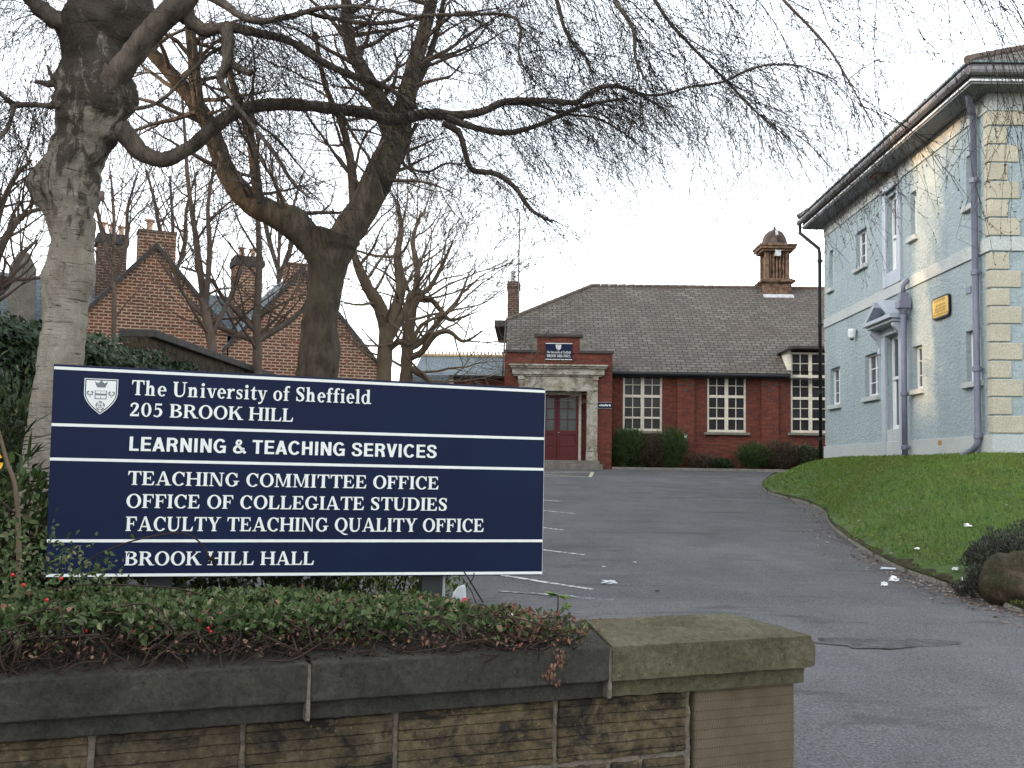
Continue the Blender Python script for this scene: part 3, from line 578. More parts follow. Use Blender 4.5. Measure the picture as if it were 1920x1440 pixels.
def lettering(mb, f, text, u0, v0, u1, v1, cap, d=.004, track=.035, GL=GL):
    """serif text in the frame f(u, v, d) from baseline (u0, v0) to (u1, v1), cap height cap"""
    tot = sum(GL[c][0]+track for c in text)-track; sx = (u1-u0)/tot; x = 0; k = 0
    def P(x_, y_, dd): return f(u0+(x_)*sx, v0+(v1-v0)*(x_/tot)+y_*cap, dd)
    for c in text:
        w, prims = GL[c]
        for q in prims:
            k += 1; dd = d+(k % 9)*.00012; polys = []
            if q[0] == 'r': polys = [[(q[1],q[2]),(q[3],q[2]),(q[3],q[4]),(q[1],q[4])]]
            elif q[0] == 'p': polys = [q[1]]
            elif q[0] == 'a':
                _, cx, cy, rx, ry, th, tv, a0, a1 = q; N = max(8, int(abs(a1-a0)/14)); pp = []
                for i in range(N+1):
                    a = R(a0+(a1-a0)*i/N); pp.append(((cx+rx*cos(a), cy+ry*sin(a)), (cx+max(.001, rx-th)*cos(a), cy+max(.001, ry-tv)*sin(a))))
                polys = [('band', pp)]
            elif q[0] == 's':
                cr = catmull(q[1], 5); pp = []
                for i, (a, b, w_) in enumerate(cr):
                    p0, p1 = cr[max(0, i-1)], cr[min(len(cr)-1, i+1)]; tx, ty = p1[0]-p0[0], p1[1]-p0[1]; L = sqrt(tx*tx+ty*ty) or 1
                    pp.append(((a-ty/L*w_/2, b+tx/L*w_/2), (a+ty/L*w_/2, b-tx/L*w_/2)))
                polys = [('band', pp)]
            for pl in polys:
                if pl[0] == 'band':
                    pp = pl[1]; n = len(pp); vs = []
                    for (o, i_) in pp: vs += [P(x+o[0], o[1], dd), P(x+i_[0], i_[1], dd), P(x+o[0], o[1], 0), P(x+i_[0], i_[1], 0)]
                    fs = []
                    for i in range(n-1):
                        a = 4*i; b = a+4; fs += [(a, a+1, b+1, b), (a+2, a, b, b+2), (a+1, a+3, b+3, b+1)]
                    mb.add(vs, fs)
                else:
                    n = len(pl); vs = [P(x+a, b, dd) for a, b in pl]+[P(x+a, b, 0) for a, b in pl]
                    mb.add(vs, [tuple(range(n))]+[(i, (i+1) % n, n+(i+1) % n, n+i) for i in range(n)])
        x += w+track
# ------------------------------------------------------------------ the large notice board
SB = at(85, 1082, 6.24); SE = at(1016, 1077.5, 7.15)
su = (SE-SB).normalized(); sv = (V((0,0,1))-su*su.z).normalized(); sn = su.cross(sv)
if sn.y > 0: sn = -sn
def sf(u, v, d): return SB+su*u+sv*v+sn*d
def suv(px, py): q = on_plane(px, py, SB, sn)-SB; return q.dot(su), q.dot(sv)
SW = (SE-SB).length; SH = suv(101, 683.5)[1]
board = thing('notice_board', V((sf(SW/2, 0, 0).x, sf(SW/2, 0, 0).y, -1.3)), 'large navy notice board with white lettering and a white shield crest on a grey post', 'sign')
def prj(p): q = V(p); z = q.dot(FWD); return 960+FP*q.dot(RR)/z, 720-FP*q.dot(UU)/z
corners = []
for (px, py) in ((85,1082),(1016,1077.5),(1022,729),(101,683.5)): corners.append(suv(px, py))
pm = MB()
pm.prism([sf(u, v, 0) for u, v in corners], -sn*.05); pm.build('panel', MAT['navy'], board, bevel=.004)
fr = MB(); fr.prism([sf(u, v, -.0501) for u, v in [(c[0]+(.006 if c[0] > 1 else -.006), c[1]+(.008 if c[1] > .5 else -.008)) for c in corners]], -sn*.012)
fr.build('back_frame', MAT['navy_edge'], board)
ed = MB(); ua, va = corners[1]; ub, vb = corners[2]
ed.prism([sf(ua+.001, va, -.002), sf(ub+.001, vb, -.002), sf(ub+.001, vb, -.049), sf(ua+.001, va, -.049)], su*.003); ed.build('edge_trim', MAT['alu'], board)
for (x0, y0, x1, y1) in ((101.5,689.5,1021.5,734.2), (96.5,796,1020,822.5), (93.5,860.5,1019,880), (88,1014,1017,1014), (86,1079,1016,1074)):
    m = MB(); a, b = suv(x0, y0), suv(x1, y1); w = .0085
    m.prism([sf(a[0], a[1]-w, .0015), sf(b[0], b[1]-w, .0015), sf(b[0], b[1]+w, .0015), sf(a[0], a[1]+w, .0015)], sn*.001); m.build('white_stripe', MAT['white'], board)
for txt, (x0, y0), (x1, y1), cy in (('The University of Sheffield', (246,740.5), (696.5,757.5), 712.5), ('205 BROOK HILL', (242,780), (550,791), 754.5),
        ('TEACHING COMMITTEE OFFICE', (239,909), (823,917.8), 883), ('OFFICE OF COLLEGIATE STUDIES', (236,952), (839,957.7), 926),
        ('FACULTY TEACHING QUALITY OFFICE', (235,995.3), (907.5,997.3), 968.5), ('BROOK HILL HALL', (233,1060), (589,1059), 1034)):
    a, b, c = suv(x0, y0), suv(x1, y1), suv(x0, cy); words(board, MAT['white'], sf, txt, a[0], a[1], b[0], b[1], c[1]-a[1], .004)
a, b, c = suv(240, 845), suv(819, 859), suv(240, 818.5)
words(board, MAT['white'], sf, 'LEARNING & TEACHING SERVICES', a[0], a[1], b[0], b[1], c[1]-a[1], .004, .03, SN)
# crest: white shield, dark inner line, crown, open book, sheaves of arrows and a rose in grey
ca, cb, cc = suv(159, 709), suv(222, 712.5), suv(189, 777)
def crest(f, parent, u0, u1, v1, v0, full=True, ink=None):
    W, H = u1-u0, v1-v0
    def shield(k, d, dd):
        cx = (u0+u1)/2; cy = v0+H*.55
        right = [(.5*W, v1)]+[(.5*W*(1-t**1.9), v0+H*.60*(1-t)) for t in [i/12 for i in range(12)]]+[(0, v0)]
        pl = right+[(-x, y) for x, y in right[::-1][1:]]
        return [f(cx+x*k, cy+(y-cy)*k, d) for x, y in pl], dd
    m = MB(); p, _ = shield(1, .002, 0); m.prism(p, (f(0,0,1)-f(0,0,0))*.002); o = m.build('crest', MAT['white'], parent)
    m = MB(); p1, _ = shield(.95, .0042, 0); p2, _ = shield(.89, .0042, 0); n = len(p1)
    m.add(p1+p2, [(i, (i+1) % n, n+(i+1) % n, n+i) for i in range(n)]); m.build('crest_line', MAT['navy'], o)
    cx = (u0+u1)/2
    def q(pl, dd=0): e.add([f(cx+x*W, v0+y*H, .0046+dd) for x, y in pl], [tuple(range(len(pl)))])
    e = MB()
    q([(-.16,.83),(-.2,.93),(-.1,.875),(-.05,.91),(0,.965),(.05,.91),(.1,.875),(.2,.93),(.16,.83),(.12,.755),(-.12,.755)])
    e.build('crown', MAT['grey_ink'], o); e = MB()
    for x, y, w_, hh in ((-.165,.55,.025,.24),(.165,.55,.025,.24),(0,.437,.33,.025),(0,.66,.33,.012),(0,.55,.012,.2),(-.08,.56,.14,.05),(.08,.56,.14,.05)):
        q([(x-w_/2,y-hh/2),(x+w_/2,y-hh/2),(x+w_/2,y+hh/2),(x-w_/2,y+hh/2)], .0001*len(e.f))
    e.build('open_book', MAT['grey_ink'], o)
    for sx in (-.32, .32):
        e = MB()
        q([(sx-.1,.545),(sx+.1,.545),(sx+.1,.565),(sx-.1,.565)])
        for sg in (-1, 1):
            q([(sx+sg*.02,.63),(sx+sg*.05,.66),(sx+sg*.11,.61),(sx+sg*.08,.58)], .0002); q([(sx+sg*.01,.47),(sx+sg*.03,.455),(sx-sg*.07,.6),(sx-sg*.09,.585)][::1], .0003+.0001*sg)
        e.build('arrow_sheaf', MAT['grey_ink'], o)
    e = MB()
    for k in range(5):
        a0 = pi/2+k*2*pi/5
        for r0, r1, wd_ in ((.10,.145,.5), (.05,.075,.45)):
            q([(r_*cos(a0+s2*wd_)*.98, .24+r_*sin(a0+s2*wd_)*.93) for r_, s2 in ((r0,-1),(r0,0),(r0,1),(r1,1),(r1,0),(r1,-1))], .0001*(k % 2))
    q([(.03*cos(t), .24+.03*sin(t)) for t in [i*pi/4 for i in range(8)]], .0003); e.build('rose', MAT['grey_ink'], o)
    return o
if True: crest(sf, board, ca[0], cb[0], ca[1], cc[1])
for px, w in ((818, .135), (300, .135)):
    u, v = suv(px, 1075); m = MB(); m.obox(sf(u-w/2, -.75, -.20), su*w, sv*1.6, sn*.1); m.build('post', MAT['post'], board, bevel=.004)
    if px > 500:
        m = MB(); m.obox(sf(u+w/2+.001, -.75, -.185), su*.02, sv*1.5, sn*.07); m.build('post_lit_side', MAT['alu'], board)  # pale strip: light on the post's right side, put in as colour
# ------------------------------------------------------------------ the red brick hall across the drive
YH, YR = 40.0, 46.0
def hp(px, py, Y=YH): q = at(px, py, Y); return q.x, q.z
def hf(u, v, d, Y=YH): return V((u, Y-d, v))
hall = thing('brick_hall', (4, 43, -.03), 'long single storey red brick hall with grey slate roof, white windows and a stone porch', 'building')
def rect(x0, y0, x1, y1, Y=YH): a = hp(x0, y1, Y); b = hp(x1, y0, Y); return (a[0], b[0], a[1], b[1])
W1, W2, W3 = rect(1167.5,702.5,1242,807.5), rect(1326,704,1399,810), rect(1483,661,1557,811)
W4 = (W3[0]+3.08, W3[1]+3.08, W2[2]-.03, W2[3]-.03); W5 = (W4[0]+3.08, W4[1]+3.08, W4[2], W4[3])
HX0, HX1 = hp(952, 700)[0], 17.0
HE = hp(1300, 693)[1]; HR = at(1300, 541, YR).z
wb = MB(); panel(wb, hf, HX0, HX1, -.3, HE, [w for w in (W1, W2, (W3[0], W3[1], W3[2], HE), W4, W5)], .16)
slope = (HR-HE)/(YR-YH)
def zroof(y): return HE+slope*(y-YH)
hipz = at(948, 604, 43.4).z; hipy = YH+(hipz-HE)/slope
wb.add([(HX0, YH, -.3), (HX0, 2*YR-YH, -.3), (HX0, 2*YR-YH, HE), (HX0, 2*YR-hipy, hipz-.1), (HX0, hipy, hipz-.1), (HX0, YH, HE)], [(0,1,2,3,4,5)])
wb.quad((HX1, YH, -.3), (HX1, 2*YR-YH, -.3), (HX1, 2*YR-YH, HE), (HX1, YH, HE)); wb.quad((HX0, 2*YR-YH, -.3), (HX1, 2*YR-YH, -.3), (HX1, 2*YR-YH, HE), (HX0, 2*YR-YH, HE))
wb.build('wall', MAT['red_brick'], hall)
pl = MB()
for x0, x1 in ((1269,1301.5), (1426.5,1459)):
    a, b = hp(x0, 750)[0], hp(x1, 750)[0]; pl.box(a, b, YH-.11, YH-.002, -.3, HE-.12)
a, b = W4[1]+.55, W4[1]+1.2; pl.box(a, b, YH-.11, YH-.002, -.3, HE-.12)
for i, (x0, x1) in enumerate(((1269,1301.5), (1426.5,1459))):
    m = MB(); a, b = hp(x0, 750)[0], hp(x1, 750)[0]; m.box(a, b, YH-.11, YH-.002, -.3, HE-.12); p_ = m.build('pilaster', MAT['red_brick'], hall)
    m = MB(); cx, cz = hp((x0+x1)/2, 722)
    for dx, dz in ((0,.19),(0,-.19),(-.2,0),(.2,0)):
        m.prism([(cx+dx-.1, YH-.111, cz+dz), (cx+dx, YH-.111, cz+dz-.07), (cx+dx+.1, YH-.111, cz+dz), (cx+dx, YH-.111, cz+dz+.07)], (0,-.02,0))
    m.build('diamond_ornament', MAT['dark_cap'], p_)
EX = HX0-.12; ov = .28
def rp(x, y, up=0): return V((x, y, zroof(y)+.06+up))
hx = at(1110, 541, YR).x
rf = MB()
XE = HX1+.3; y0 = YH-ov
dx0, dx1 = hp(1473, 680)[0], W3[1]+.32                       # window that breaks the eaves: its flared flat head
dz = hp(1500, 655)[1]; yd = YH+(dz+.1-.06-HE)/slope
rf.quad(rp(EX, y0), rp(dx0+.18, y0), rp(dx0+.18, yd), rp(dx0+.18, YR), rp(hx, YR), rp(EX, hipy))
rf.quad(rp(dx0+.18, yd), rp(dx1, yd), rp(dx1, YR), rp(dx0+.18, YR)); rf.quad(rp(dx1, y0), rp(XE, y0), rp(XE, YR), rp(dx1, YR))
yb = 2*YR
rf.quad(V((EX, yb-y0, zroof(y0)+.06)), V((EX, yb-hipy, zroof(hipy)+.06)), V((hx, YR, HR+.06)), V((XE, YR, HR+.06)), V((XE, yb-y0, zroof(y0)+.06)))
rf.quad(V((EX, yb-hipy, zroof(hipy)+.06)), V((EX, hipy, zroof(hipy)+.06)), V((hx, YR, HR+.06)))
roof = rf.build('roof', MAT['slate'], hall)
m = MB()
for k in range(40):
    a = hx+(XE-hx)*k/40; b = hx+(XE-hx)*(k+1)/40-.02; m.tube([(a, YR, HR+.06), (b, YR, HR+.075)], .085, 8)
hh0, hh1 = V((EX, hipy, zroof(hipy)+.06)), V((hx, YR, HR+.06))
for k in range(14): m.tube([hh0.lerp(hh1, k/14), hh0.lerp(hh1, (k+.93)/14)+V((0,0,.015))], .085, 8)
m.build('ridge_tiles', MAT['ridge'], roof)
m = MB()                                                     # dropped-board eave, bargeboard, gutter
m.box(EX, dx0+.1, y0-.02, y0+.03, zroof(y0)-.12, zroof(y0)+.045); m.box(dx1-.05, XE, y0-.02, y0+.03, zroof(y0)-.12, zroof(y0)+.045)
m.build('fascia', MAT['black'], hall)
m = MB(); m.tube([(1.2, y0-.09, zroof(y0)-.02), (dx0+.05, y0-.09, zroof(y0)-.05)], .065, 8); m.tube([(dx1-.05, y0-.09, zroof(y0)-.05), (XE, y0-.09, zroof(y0)-.02)], .065, 8); m.build('gutter', MAT['black'], hall)
m = MB(); m.box(EX, XE, y0+.03, YH, zroof(y0)-.13, zroof(y0)-.09); m.build('soffit', MAT['dark_cap'], hall)
m = MB(); q0 = rp(EX-.03, y0); q1 = rp(EX-.03, hipy); m.prism([q0, q1, q1-V((0,0,.22)), q0-V((0,0,.22))], (-.05,0,0))
m.box(EX-.5, EX, hipy-.05, yb-hipy+.05, zroof(hipy)-.22, zroof(hipy)+.04); m.build('bargeboard', MAT['dark_cap'], hall)
# flat head over the tall window
m = MB(); m.box(dx0+.2, dx1, YH-.42, yd+.1, dz-.02, dz+.1)
m.prism([V((dx0-.12, YH-.4, dz-.1)), V((dx0+.2, YH-.4, dz-.02)), V((dx0+.2, YH-.4, dz+.1)), V((dx0+.05, YH-.4, dz+.07)), V((dx0-.12, YH-.4, dz-.05))], (0, yd-YH+.45, 0))
m.build('dormer_head', MAT['dark_cap'], hall, bevel=.02)
for xa, xb in ((W3[0]-.14, W3[0]-.002), (W3[1]+.002, W3[1]+.25)): m = MB(); m.box(xa, xb, YH-.05, yd, HE-.05, dz-.03); m.build('dormer_cheek', MAT['win_paint'], hall)
def hall_window(w, rows, sill=True):
    """two lights side by side; rows = fractions of height (from top) with bar weight"""
    u0, u1, v0, v1 = w; H = v1-v0; W = u1-u0; m = MB(); D0, D1 = -.12, -.055
    fb = lambda a, b, c, d, e0=D0, e1=D1: fbox(m, hf, a, b, c, d, e0, e1)
    fb(u0, u0+.075, v0, v1); fb(u1-.075, u1, v0, v1); fb(u0+.075, u1-.075, v1-.075, v1); fb(u0+.075, u1-.075, v0, v0+.09)
    mid = (u0+u1)/2; fb(mid-.065, mid+.065, v0+.09, v1-.075, D0, D1+.015)
    for k, (fr_, th) in enumerate(rows):
        z = v1-H*fr_
        for a, b in ((u0+.075, mid-.065), (mid+.065, u1-.075)): fb(a, b, z-th/2, z+th/2, D0, D1+(.012 if th > .05 else -.02))
    for a, b in ((u0+.075, mid-.065), (mid+.065, u1-.075)): c = (a+b)/2; fb(c-.016, c+.016, v0+.09, v1-.075, D0, D1-.024)
    o = m.build('window', MAT['win_paint'], hall, bevel=.006)
    m = MB(); m.quad(*[hf(a, b, -.1) for a, b in ((u0,v0),(u1,v0),(u1,v1),(u0,v1))]); m.build('pane', MAT['glass'], o)
    m = MB(); m.box(u0-.12, u1+.12, YH-.13, YH-.0015, v0-.1, v0-.004); m.build('sill', MAT['step'], o, bevel=.012)
hall_window(W1, [(.185,.03),(.385,.10),(.585,.03),(.765,.07)]); hall_window(W2, [(.185,.03),(.375,.10),(.575,.03),(.76,.07)])
hall_window(W3, [(.14,.03),(.30,.10),(.43,.03),(.575,.10),(.70,.03),(.83,.07)]); hall_window(W4, [(.185,.03),(.375,.10),(.575,.03),(.76,.07)]); hall_window(W5, [(.185,.03),(.375,.10),(.575,.03),(.76,.07)])
m = MB(); m.box(*[hp(x, 820)[0] for x in (1281, 1287)], YH-.14, YH-.11, hp(1284, 823)[1], hp(1284, 814)[1]); m.build('white_vent', MAT['white'], hall)
# porch
YP = 38.9
def pp(px, py): return hp(px, py, YP)
def pf(u, v, d): return V((u, YP-d, v))
def pr(x0, y0, x1, y1): return rect(x0, y0, x1, y1, YP)
PX0, PX1 = pp(946, 700)[0], pp(1148, 700)[0]; PZ = pp(1047, 662)[1]; CX = pp(1046.5, 700)[0]
DO = pr(995, 733, 1099, 862); DO = (2*CX-DO[1], DO[1], DO[2], DO[3])
m = MB(); panel(m, pf, PX0, PX1, -.3, PZ, [DO], 1.0)
for x in (PX0, PX1): m.quad((x, YP, -.3), (x, YH, -.3), (x, YH, PZ), (x, YP, PZ))
m.quad((PX0, YP+.34, PZ-.5), (PX1, YP+.34, PZ-.5), (PX1, YP+.34, PZ), (PX0, YP+.34, PZ))
rx0, rx1, rz = pp(1008, 640)[0], pp(1087, 640)[0], pp(1047, 632)[1]; rx0 = 2*CX-rx1
m.box(rx0, rx1, YP, YP+.34, PZ-.02, rz); porch = m.build('porch', MAT['red_brick'], hall)
m = MB(); m.box(PX0-.05, rx0-.02, YP-.06, YP+.4, PZ, PZ+.1); m.box(rx1+.02, PX1+.05, YP-.06, YP+.4, PZ, PZ+.1); m.box(rx0-.12, rx1+.12, YP-.07, YP+.41, rz, rz+.1)
m.box(PX0, PX1, YP+.1, YH+.3, PZ-.55, PZ-.5)
m.build('parapet_coping', MAT['dark_cap'], porch, bevel=.015)
for sg, xx in ((-1, rx0), (1, rx1)):                       # scroll brackets either side of the raised centre
    m = MB(); pts = [(0,.1),(0,.62),(.1,.62),(.15,.5),(.3,.44),(.37,.33),(.36,.22),(.42,.1)]
    m.prism([V((xx+sg*x, YP+.02, PZ+z-.0)) for x, z in pts], (0,.28,0)); sp = [V((xx+sg*(.2+.11*cos(t)*(1-t/14)), YP+.012, PZ+.25+.11*sin(t)*(1-t/14))) for t in [i*.5 for i in range(24)]]
    m.tube(sp, .014, 5); m.build('scroll_bracket', MAT['step'], porch)
m = MB(); q = pr(957, 686, 1139, 705); q = (2*CX-q[1], q[1], q[2], q[3]); H = q[3]-q[2]
fbox(m, pf, q[0], q[1], q[3]-.06, q[3], .002, .36); fbox(m, pf, q[0]+.05, q[1]-.05, q[3]-.13, q[3]-.061, .002, .3); fbox(m, pf, q[0]+.12, q[1]-.12, q[2]+.06, q[3]-.131, .002, .22); fbox(m, pf, q[0]+.18, q[1]-.18, q[2], q[2]+.059, .002, .15)
m.build('cornice', MAT['sand'], porch, bevel=.012)
m = MB(); qf = pr(974, 705.5, 1122, 733); qf = (2*CX-qf[1], qf[1], qf[2], qf[3])
fbox(m, pf, qf[0]+.1, qf[1]-.1, qf[2], q[2]-.002, .002, .09); fbox(m, pf, qf[0]+.14, qf[1]-.14, qf[2]+.02, qf[2]+.1, .0, .12)
m.build('frieze', MAT['sand'], porch, bevel=.01)
for sx in (-1, 1):
    m = MB(); xx = CX+sx*(qf[1]-CX-.11); fbox(m, pf, xx-.1, xx+.1, qf[3]-.16, q[2]-.002, .003, .22)
    pts = [(.1,-.16),(.19,-.18),(.17,-.3),(.1,-.42),(.14,-.52),(.1,-.58),(.002,-.58),(.002,-.16)]
    m.prism([pf(xx-.085, qf[3]+z, d) for d, z in pts], (.17,0,0)); m.build('console_bracket', MAT['sand'], porch, bevel=.008)
    m = MB(); j = pr(1099, 733, 1120.5, 862); a, b = j[0], j[1]
    if sx < 0: a, b = 2*CX-j[1], 2*CX-j[0]
    fbox(m, pf, a, b, DO[2]+.32, j[3]-.01, .003, .10); fbox(m, pf, a-.02, b+.02, DO[2], DO[2]+.318, .003, .13); fbox(m, pf, a+.1, b-.13, DO[2]+.33, j[3]-.05, .1, .14)
    m.build('door_jamb', MAT['sand'], porch, bevel=.012)
m = MB(); t = pr(1017, 708.5, 1077, 733); t = (2*CX-t[1]+.0, t[1], t[2], t[3]); fbox(m, pf, t[0], t[1], t[2], t[3], .1, .17); tab = m.build('inscribed_tablet', MAT['sand'], porch, bevel=.01)
m = MB(); rg = random.Random(5)                            # worn, unreadable incised lines
for row, (a, b, hgt) in enumerate(((.40,.60,.055), (.10,.92,.075), (.28,.75,.085))):
    x = a; m = MB()
    while x < b:
        w = rg.uniform(.012, .035)
        z = t[3]-(t[3]-t[2])*(.22+.27*row); xx = t[0]+(t[1]-t[0])*x
        if rg.random() < .8:
            zz = z+rg.uniform(-.02,.02); hh_ = hgt*rg.uniform(.5,1.1); fbox(m, pf, xx, xx+(t[1]-t[0])*w*.45, zz-hh_/2, zz+hh_/2, .1705, .172)
        x += w*1.6+.012
    m.build('worn_line', MAT['ochre'], tab)
YD = YP+.75                                                # double doors in the recess
def df(u, v, d): return V((u, YD-d, v))
dl = pp(1020, 800)[0]; dr = at(1084.5, 800, YD).x; dl = 2*CX-dr; dzt = at(1050, 741, YD).z; db = DO[2]
for a, b in ((dl, (dl+dr)/2-.006), ((dl+dr)/2+.006, dr)):
    m = MB(); W = b-a; H = dzt-db
    fbox(m, df, a, a+.1, db, dzt, -.04, .01); fbox(m, df, b-.1, b, db, dzt, -.04, .01); fbox(m, df, a+.1, b-.1, dzt-.1, dzt, -.04, .01); fbox(m, df, a+.1, b-.1, db, db+.2, -.04, .01)
    zl = db+H*.46; fbox(m, df, a+.1, b-.1, zl-.16, zl, -.04, .01); fbox(m, df, a+.1, b-.1, db+H*.22, db+H*.24+.08, -.04, .01)
    fbox(m, df, a+.1, b-.1, db+.2, zl-.16, -.035, -.015); fbox(m, df, (a+b)/2-.015, (a+b)/2+.015, zl, dzt-.1, -.03, .005)
    for k in (1, 2): z = zl+(dzt-.1-zl)*k/3; fbox(m, df, a+.1, b-.1, z-.014, z+.014, -.03, .003)
    o = m.build('door', MAT['door'], hall, bevel=.006)
    m = MB(); m.quad(*[df(x, z, -.02) for x, z in ((a+.09,zl),(b-.09,zl),(b-.09,dzt-.09),(a+.09,dzt-.09))]); m.build('pane', MAT['green_glass'], o)
m = MB(); m.lathe((CX+.07, YD-.04, db+1.0), [(.02,-.02),(.035,0),(.02,.02)], 8); m.build('door_knob', MAT['leadw'], hall)
m = MB()
for a, b in ((dl-.1, dl-.004), (dr+.004, dr+.1)): fbox(m, df, a, b, db, dzt+.12, -.06, .06)
fbox(m, df, dl-.004, dr+.004, dzt+.006, dzt+.12, -.06, .06); m.build('door_frame', MAT['win_paint'], hall, bevel=.006)
m = MB(); fbox(m, df, DO[0], dl-.102, db, dzt+.5, -.06, -.02); fbox(m, df, dr+.102, DO[1], db, dzt+.5, -.06, -.02); fbox(m, df, dl-.1, dr+.1, dzt+.122, DO[3]+.1, -.06, .0); m.build('recess_lining', MAT['red_brick'], hall)
s1 = pp(1123, 862)[0]
for k, (z0, z1, dd, ex) in enumerate(((-.3, gz(YP)+.17, .62, .1), (gz(YP)+.17, db-.003, .3, 0))):
    m = MB(); m.box(2*CX-s1-ex, s1+ex, YP-dd, YP-.0+(.7 if k else .25), z0+.001, z1); m.build('doorstep', MAT['step'], hall, bevel=.015)
# left chimney with aerial, cupola on the ridge
def brick_stack(name, x0, x1, y0, y1, z0, z1, mat, parent, cap=.06):
    m = MB(); m.box(x0, x1, y0, y1, z0, z1-.28); m.box(x0-.04, x1+.04, y0-.04, y1+.04, z1-.28, z1-.1); m.box(x0-.01, x1+.01, y0-.01, y1+.01, z1-.1, z1); return m.build(name, mat, parent)
c0, c1 = at(952, 560, 47).x, at(974, 560, 47).x; cz = at(963, 530, 47).z
ch = brick_stack('chimney', c0, c1, 46.6, 47.5, 2, cz, MAT['old_brick'], hall)
m = MB(); m.lathe(((c0+c1)/2-.03, 47, cz), [(.11,0),(.09,.4),(.12,.42),(.1,.5)], 10); m.build('chimney_pot', MAT['leadw'], ch)
ax = at(973, 500, 47); m = MB(); zt = at(973, 402, 47).z
m.tube([(ax.x, 46.55, cz-.8), (ax.x, 46.55, zt)], .034, 5); m.tube([(ax.x-.16, 46.55, zt-.75), (ax.x+.16, 46.55, zt-.75)], .012, 4)
tag(m.build('roof_aerial', MAT['gutter'], org=(ax.x, 46.55, cz-.8)), 'thin tall roof aerial mast fixed to the narrow dark brick chimney', 'aerial')
cu = [at(x, y, YR) for x, y in ((1452,440),(1424,552),(1480,552))]; ccx = at(1452.5, 500, YR).x
def cz_(py): return at(1452.5, py, YR).z
def hw(px): return px*YR/FP/2
m = MB(); B = lambda w, z0, z1: m.box(ccx-w, ccx+w, YR-w, YR+w, z0, z1)
B(hw(51), cz_(562), cz_(535)); cup = None
cupb = m.build('cupola', MAT['timber'], hall, bevel=.01)
m = MB(); B(hw(64), cz_(533.5)-.0, cz_(529)); B(hw(57), cz_(535.5), cz_(533.6)); B(hw(55), cz_(528.9), cz_(526)); m.build('base_moulding', MAT['timber'], cupb, bevel=.015); m = MB(); B(hw(58), cz_(476), cz_(472)); B(hw(66), cz_(471.9), cz_(467)); B(hw(70), cz_(466.9), cz_(463)); m.build('cornice', MAT['timber'], cupb, bevel=.015)
m = MB(); w = hw(46); z0, z1 = cz_(525.9), cz_(476.2)
for sx in (-1, 1):
    for sy in (-1, 1): m.box(ccx+sx*w-(.17 if sx > 0 else 0), ccx+sx*w+(.17 if sx < 0 else 0), YR+sy*w-(.17 if sy > 0 else 0), YR+sy*w+(.17 if sy < 0 else 0), z0, z1)
for k in range(5): x = ccx-w+.17+(2*w-.34)*(k+.5)/5; m.tube([(x, YR-w+.1, z0), (x, YR-w+.1, z1)], .045, 8)
m.box(ccx-w+.1, ccx+w-.1, YR-w+.2, YR+w-.1, z0, z1); m.build('louvre_posts', MAT['timber'], cupb, bevel=.008)
m = MB(); m.box(ccx-.12, ccx+.12, YR-w-.14, YR-w+.05, cz_(485), cz_(474)); m.build('keystone', MAT['leadw'], cupb)
m = MB(); zb = cz_(463); rr_ = hw(47)
m.lathe((ccx, YR, zb), [(rr_*1.32,0),(rr_*1.05,.1),(rr_*1.02,.2),(rr_*.93,.38),(rr_*.74,.55),(rr_*.45,.68),(rr_*.15,.74),(.06,.76),(.05,.86),(.0,.88)], 8); m.build('dome', MAT['copper'], cupb)
m = MB(); m.box(ccx-.05, ccx+.05, YR-rr_*.86, YR-rr_*.6, zb+.22, zb+.62); m.build('dome_rib', MAT['leadw'], cupb)
m = MB(); a = hw(56); yb_ = YR-hw(51)-.03
m.prism([V((ccx-a, yb_-.22, zroof(yb_-.22)+.075)), V((ccx+a, yb_-.22, zroof(yb_-.22)+.075)), V((ccx+a, yb_, zroof(yb_)+.09)), V((ccx-a, yb_, zroof(yb_)+.09))], (0,0,.02)); m.build('flashing', MAT['leadw'], cupb)
# board on the porch and the small blue direction plate
hb = thing('porch_sign', (CX, YP, pp(1047, 675)[1]), 'small navy sign with white crest fixed to the raised brick parapet of the porch', 'sign')
q = pr(1022.7, 644, 1073, 674.5); m = MB(); fbox(m, pf, q[0], q[1], q[2], q[3], .02, .05); m.build('panel', MAT['navy'], hb)
m = MB(); fbox(m, pf, q[0], q[1], q[2], q[2]+.025, .05, .056); fbox(m, pf, q[0], q[1], q[3]-.025, q[3], .05, .056); m.build('white_stripe', MAT['white'], hb)
H = q[3]-q[2]; W = q[1]-q[0]
def pf2(u, v, d): return pf(u, v, d+.052)
words(hb, MAT['white'], pf2, 'The University of Sheffield', q[0]+.05, q[2]+H*.39, q[1]-.05, q[2]+H*.39, .082, .003)
words(hb, MAT['white'], pf2, 'BROOK HILL HALL', q[0]+.05, q[2]+H*.16, q[1]-.05, q[2]+H*.16, .095, .003)
crest(pf2, hb, CX-.1, CX+.1, q[3]-.05, q[2]+H*.55)
dp = thing('direction_plate', (pp(1133, 760)[0], YP, pp(1133, 760)[1]), 'narrow dark blue plate with white marks on the brick pier right of the doorway', 'sign')
q = pr(1121, 755, 1147.5, 765); m = MB(); fbox(m, pf, q[0], q[1], q[2], q[3], .012, .03); m.build('panel', MAT['navy'], dp)
m = MB(); fbox(m, pf, q[0], q[1], q[3]+.002, q[3]+.012, .012, .032); fbox(m, pf, q[0], q[1], q[2]-.012, q[2]-.002, .012, .032); m.build('edge_strip', MAT['alu'], dp)
m = MB(); x = q[0]+.04; rg = random.Random(4); zc_ = (q[2]+q[3])/2
while x < q[1]-.15: w = rg.uniform(.014,.03); z_ = rg.uniform(-.015,.015); fbox(m, pf, x, x+w, zc_-.03+z_*.4, zc_+.03+z_, .03, .034); x += w+.009
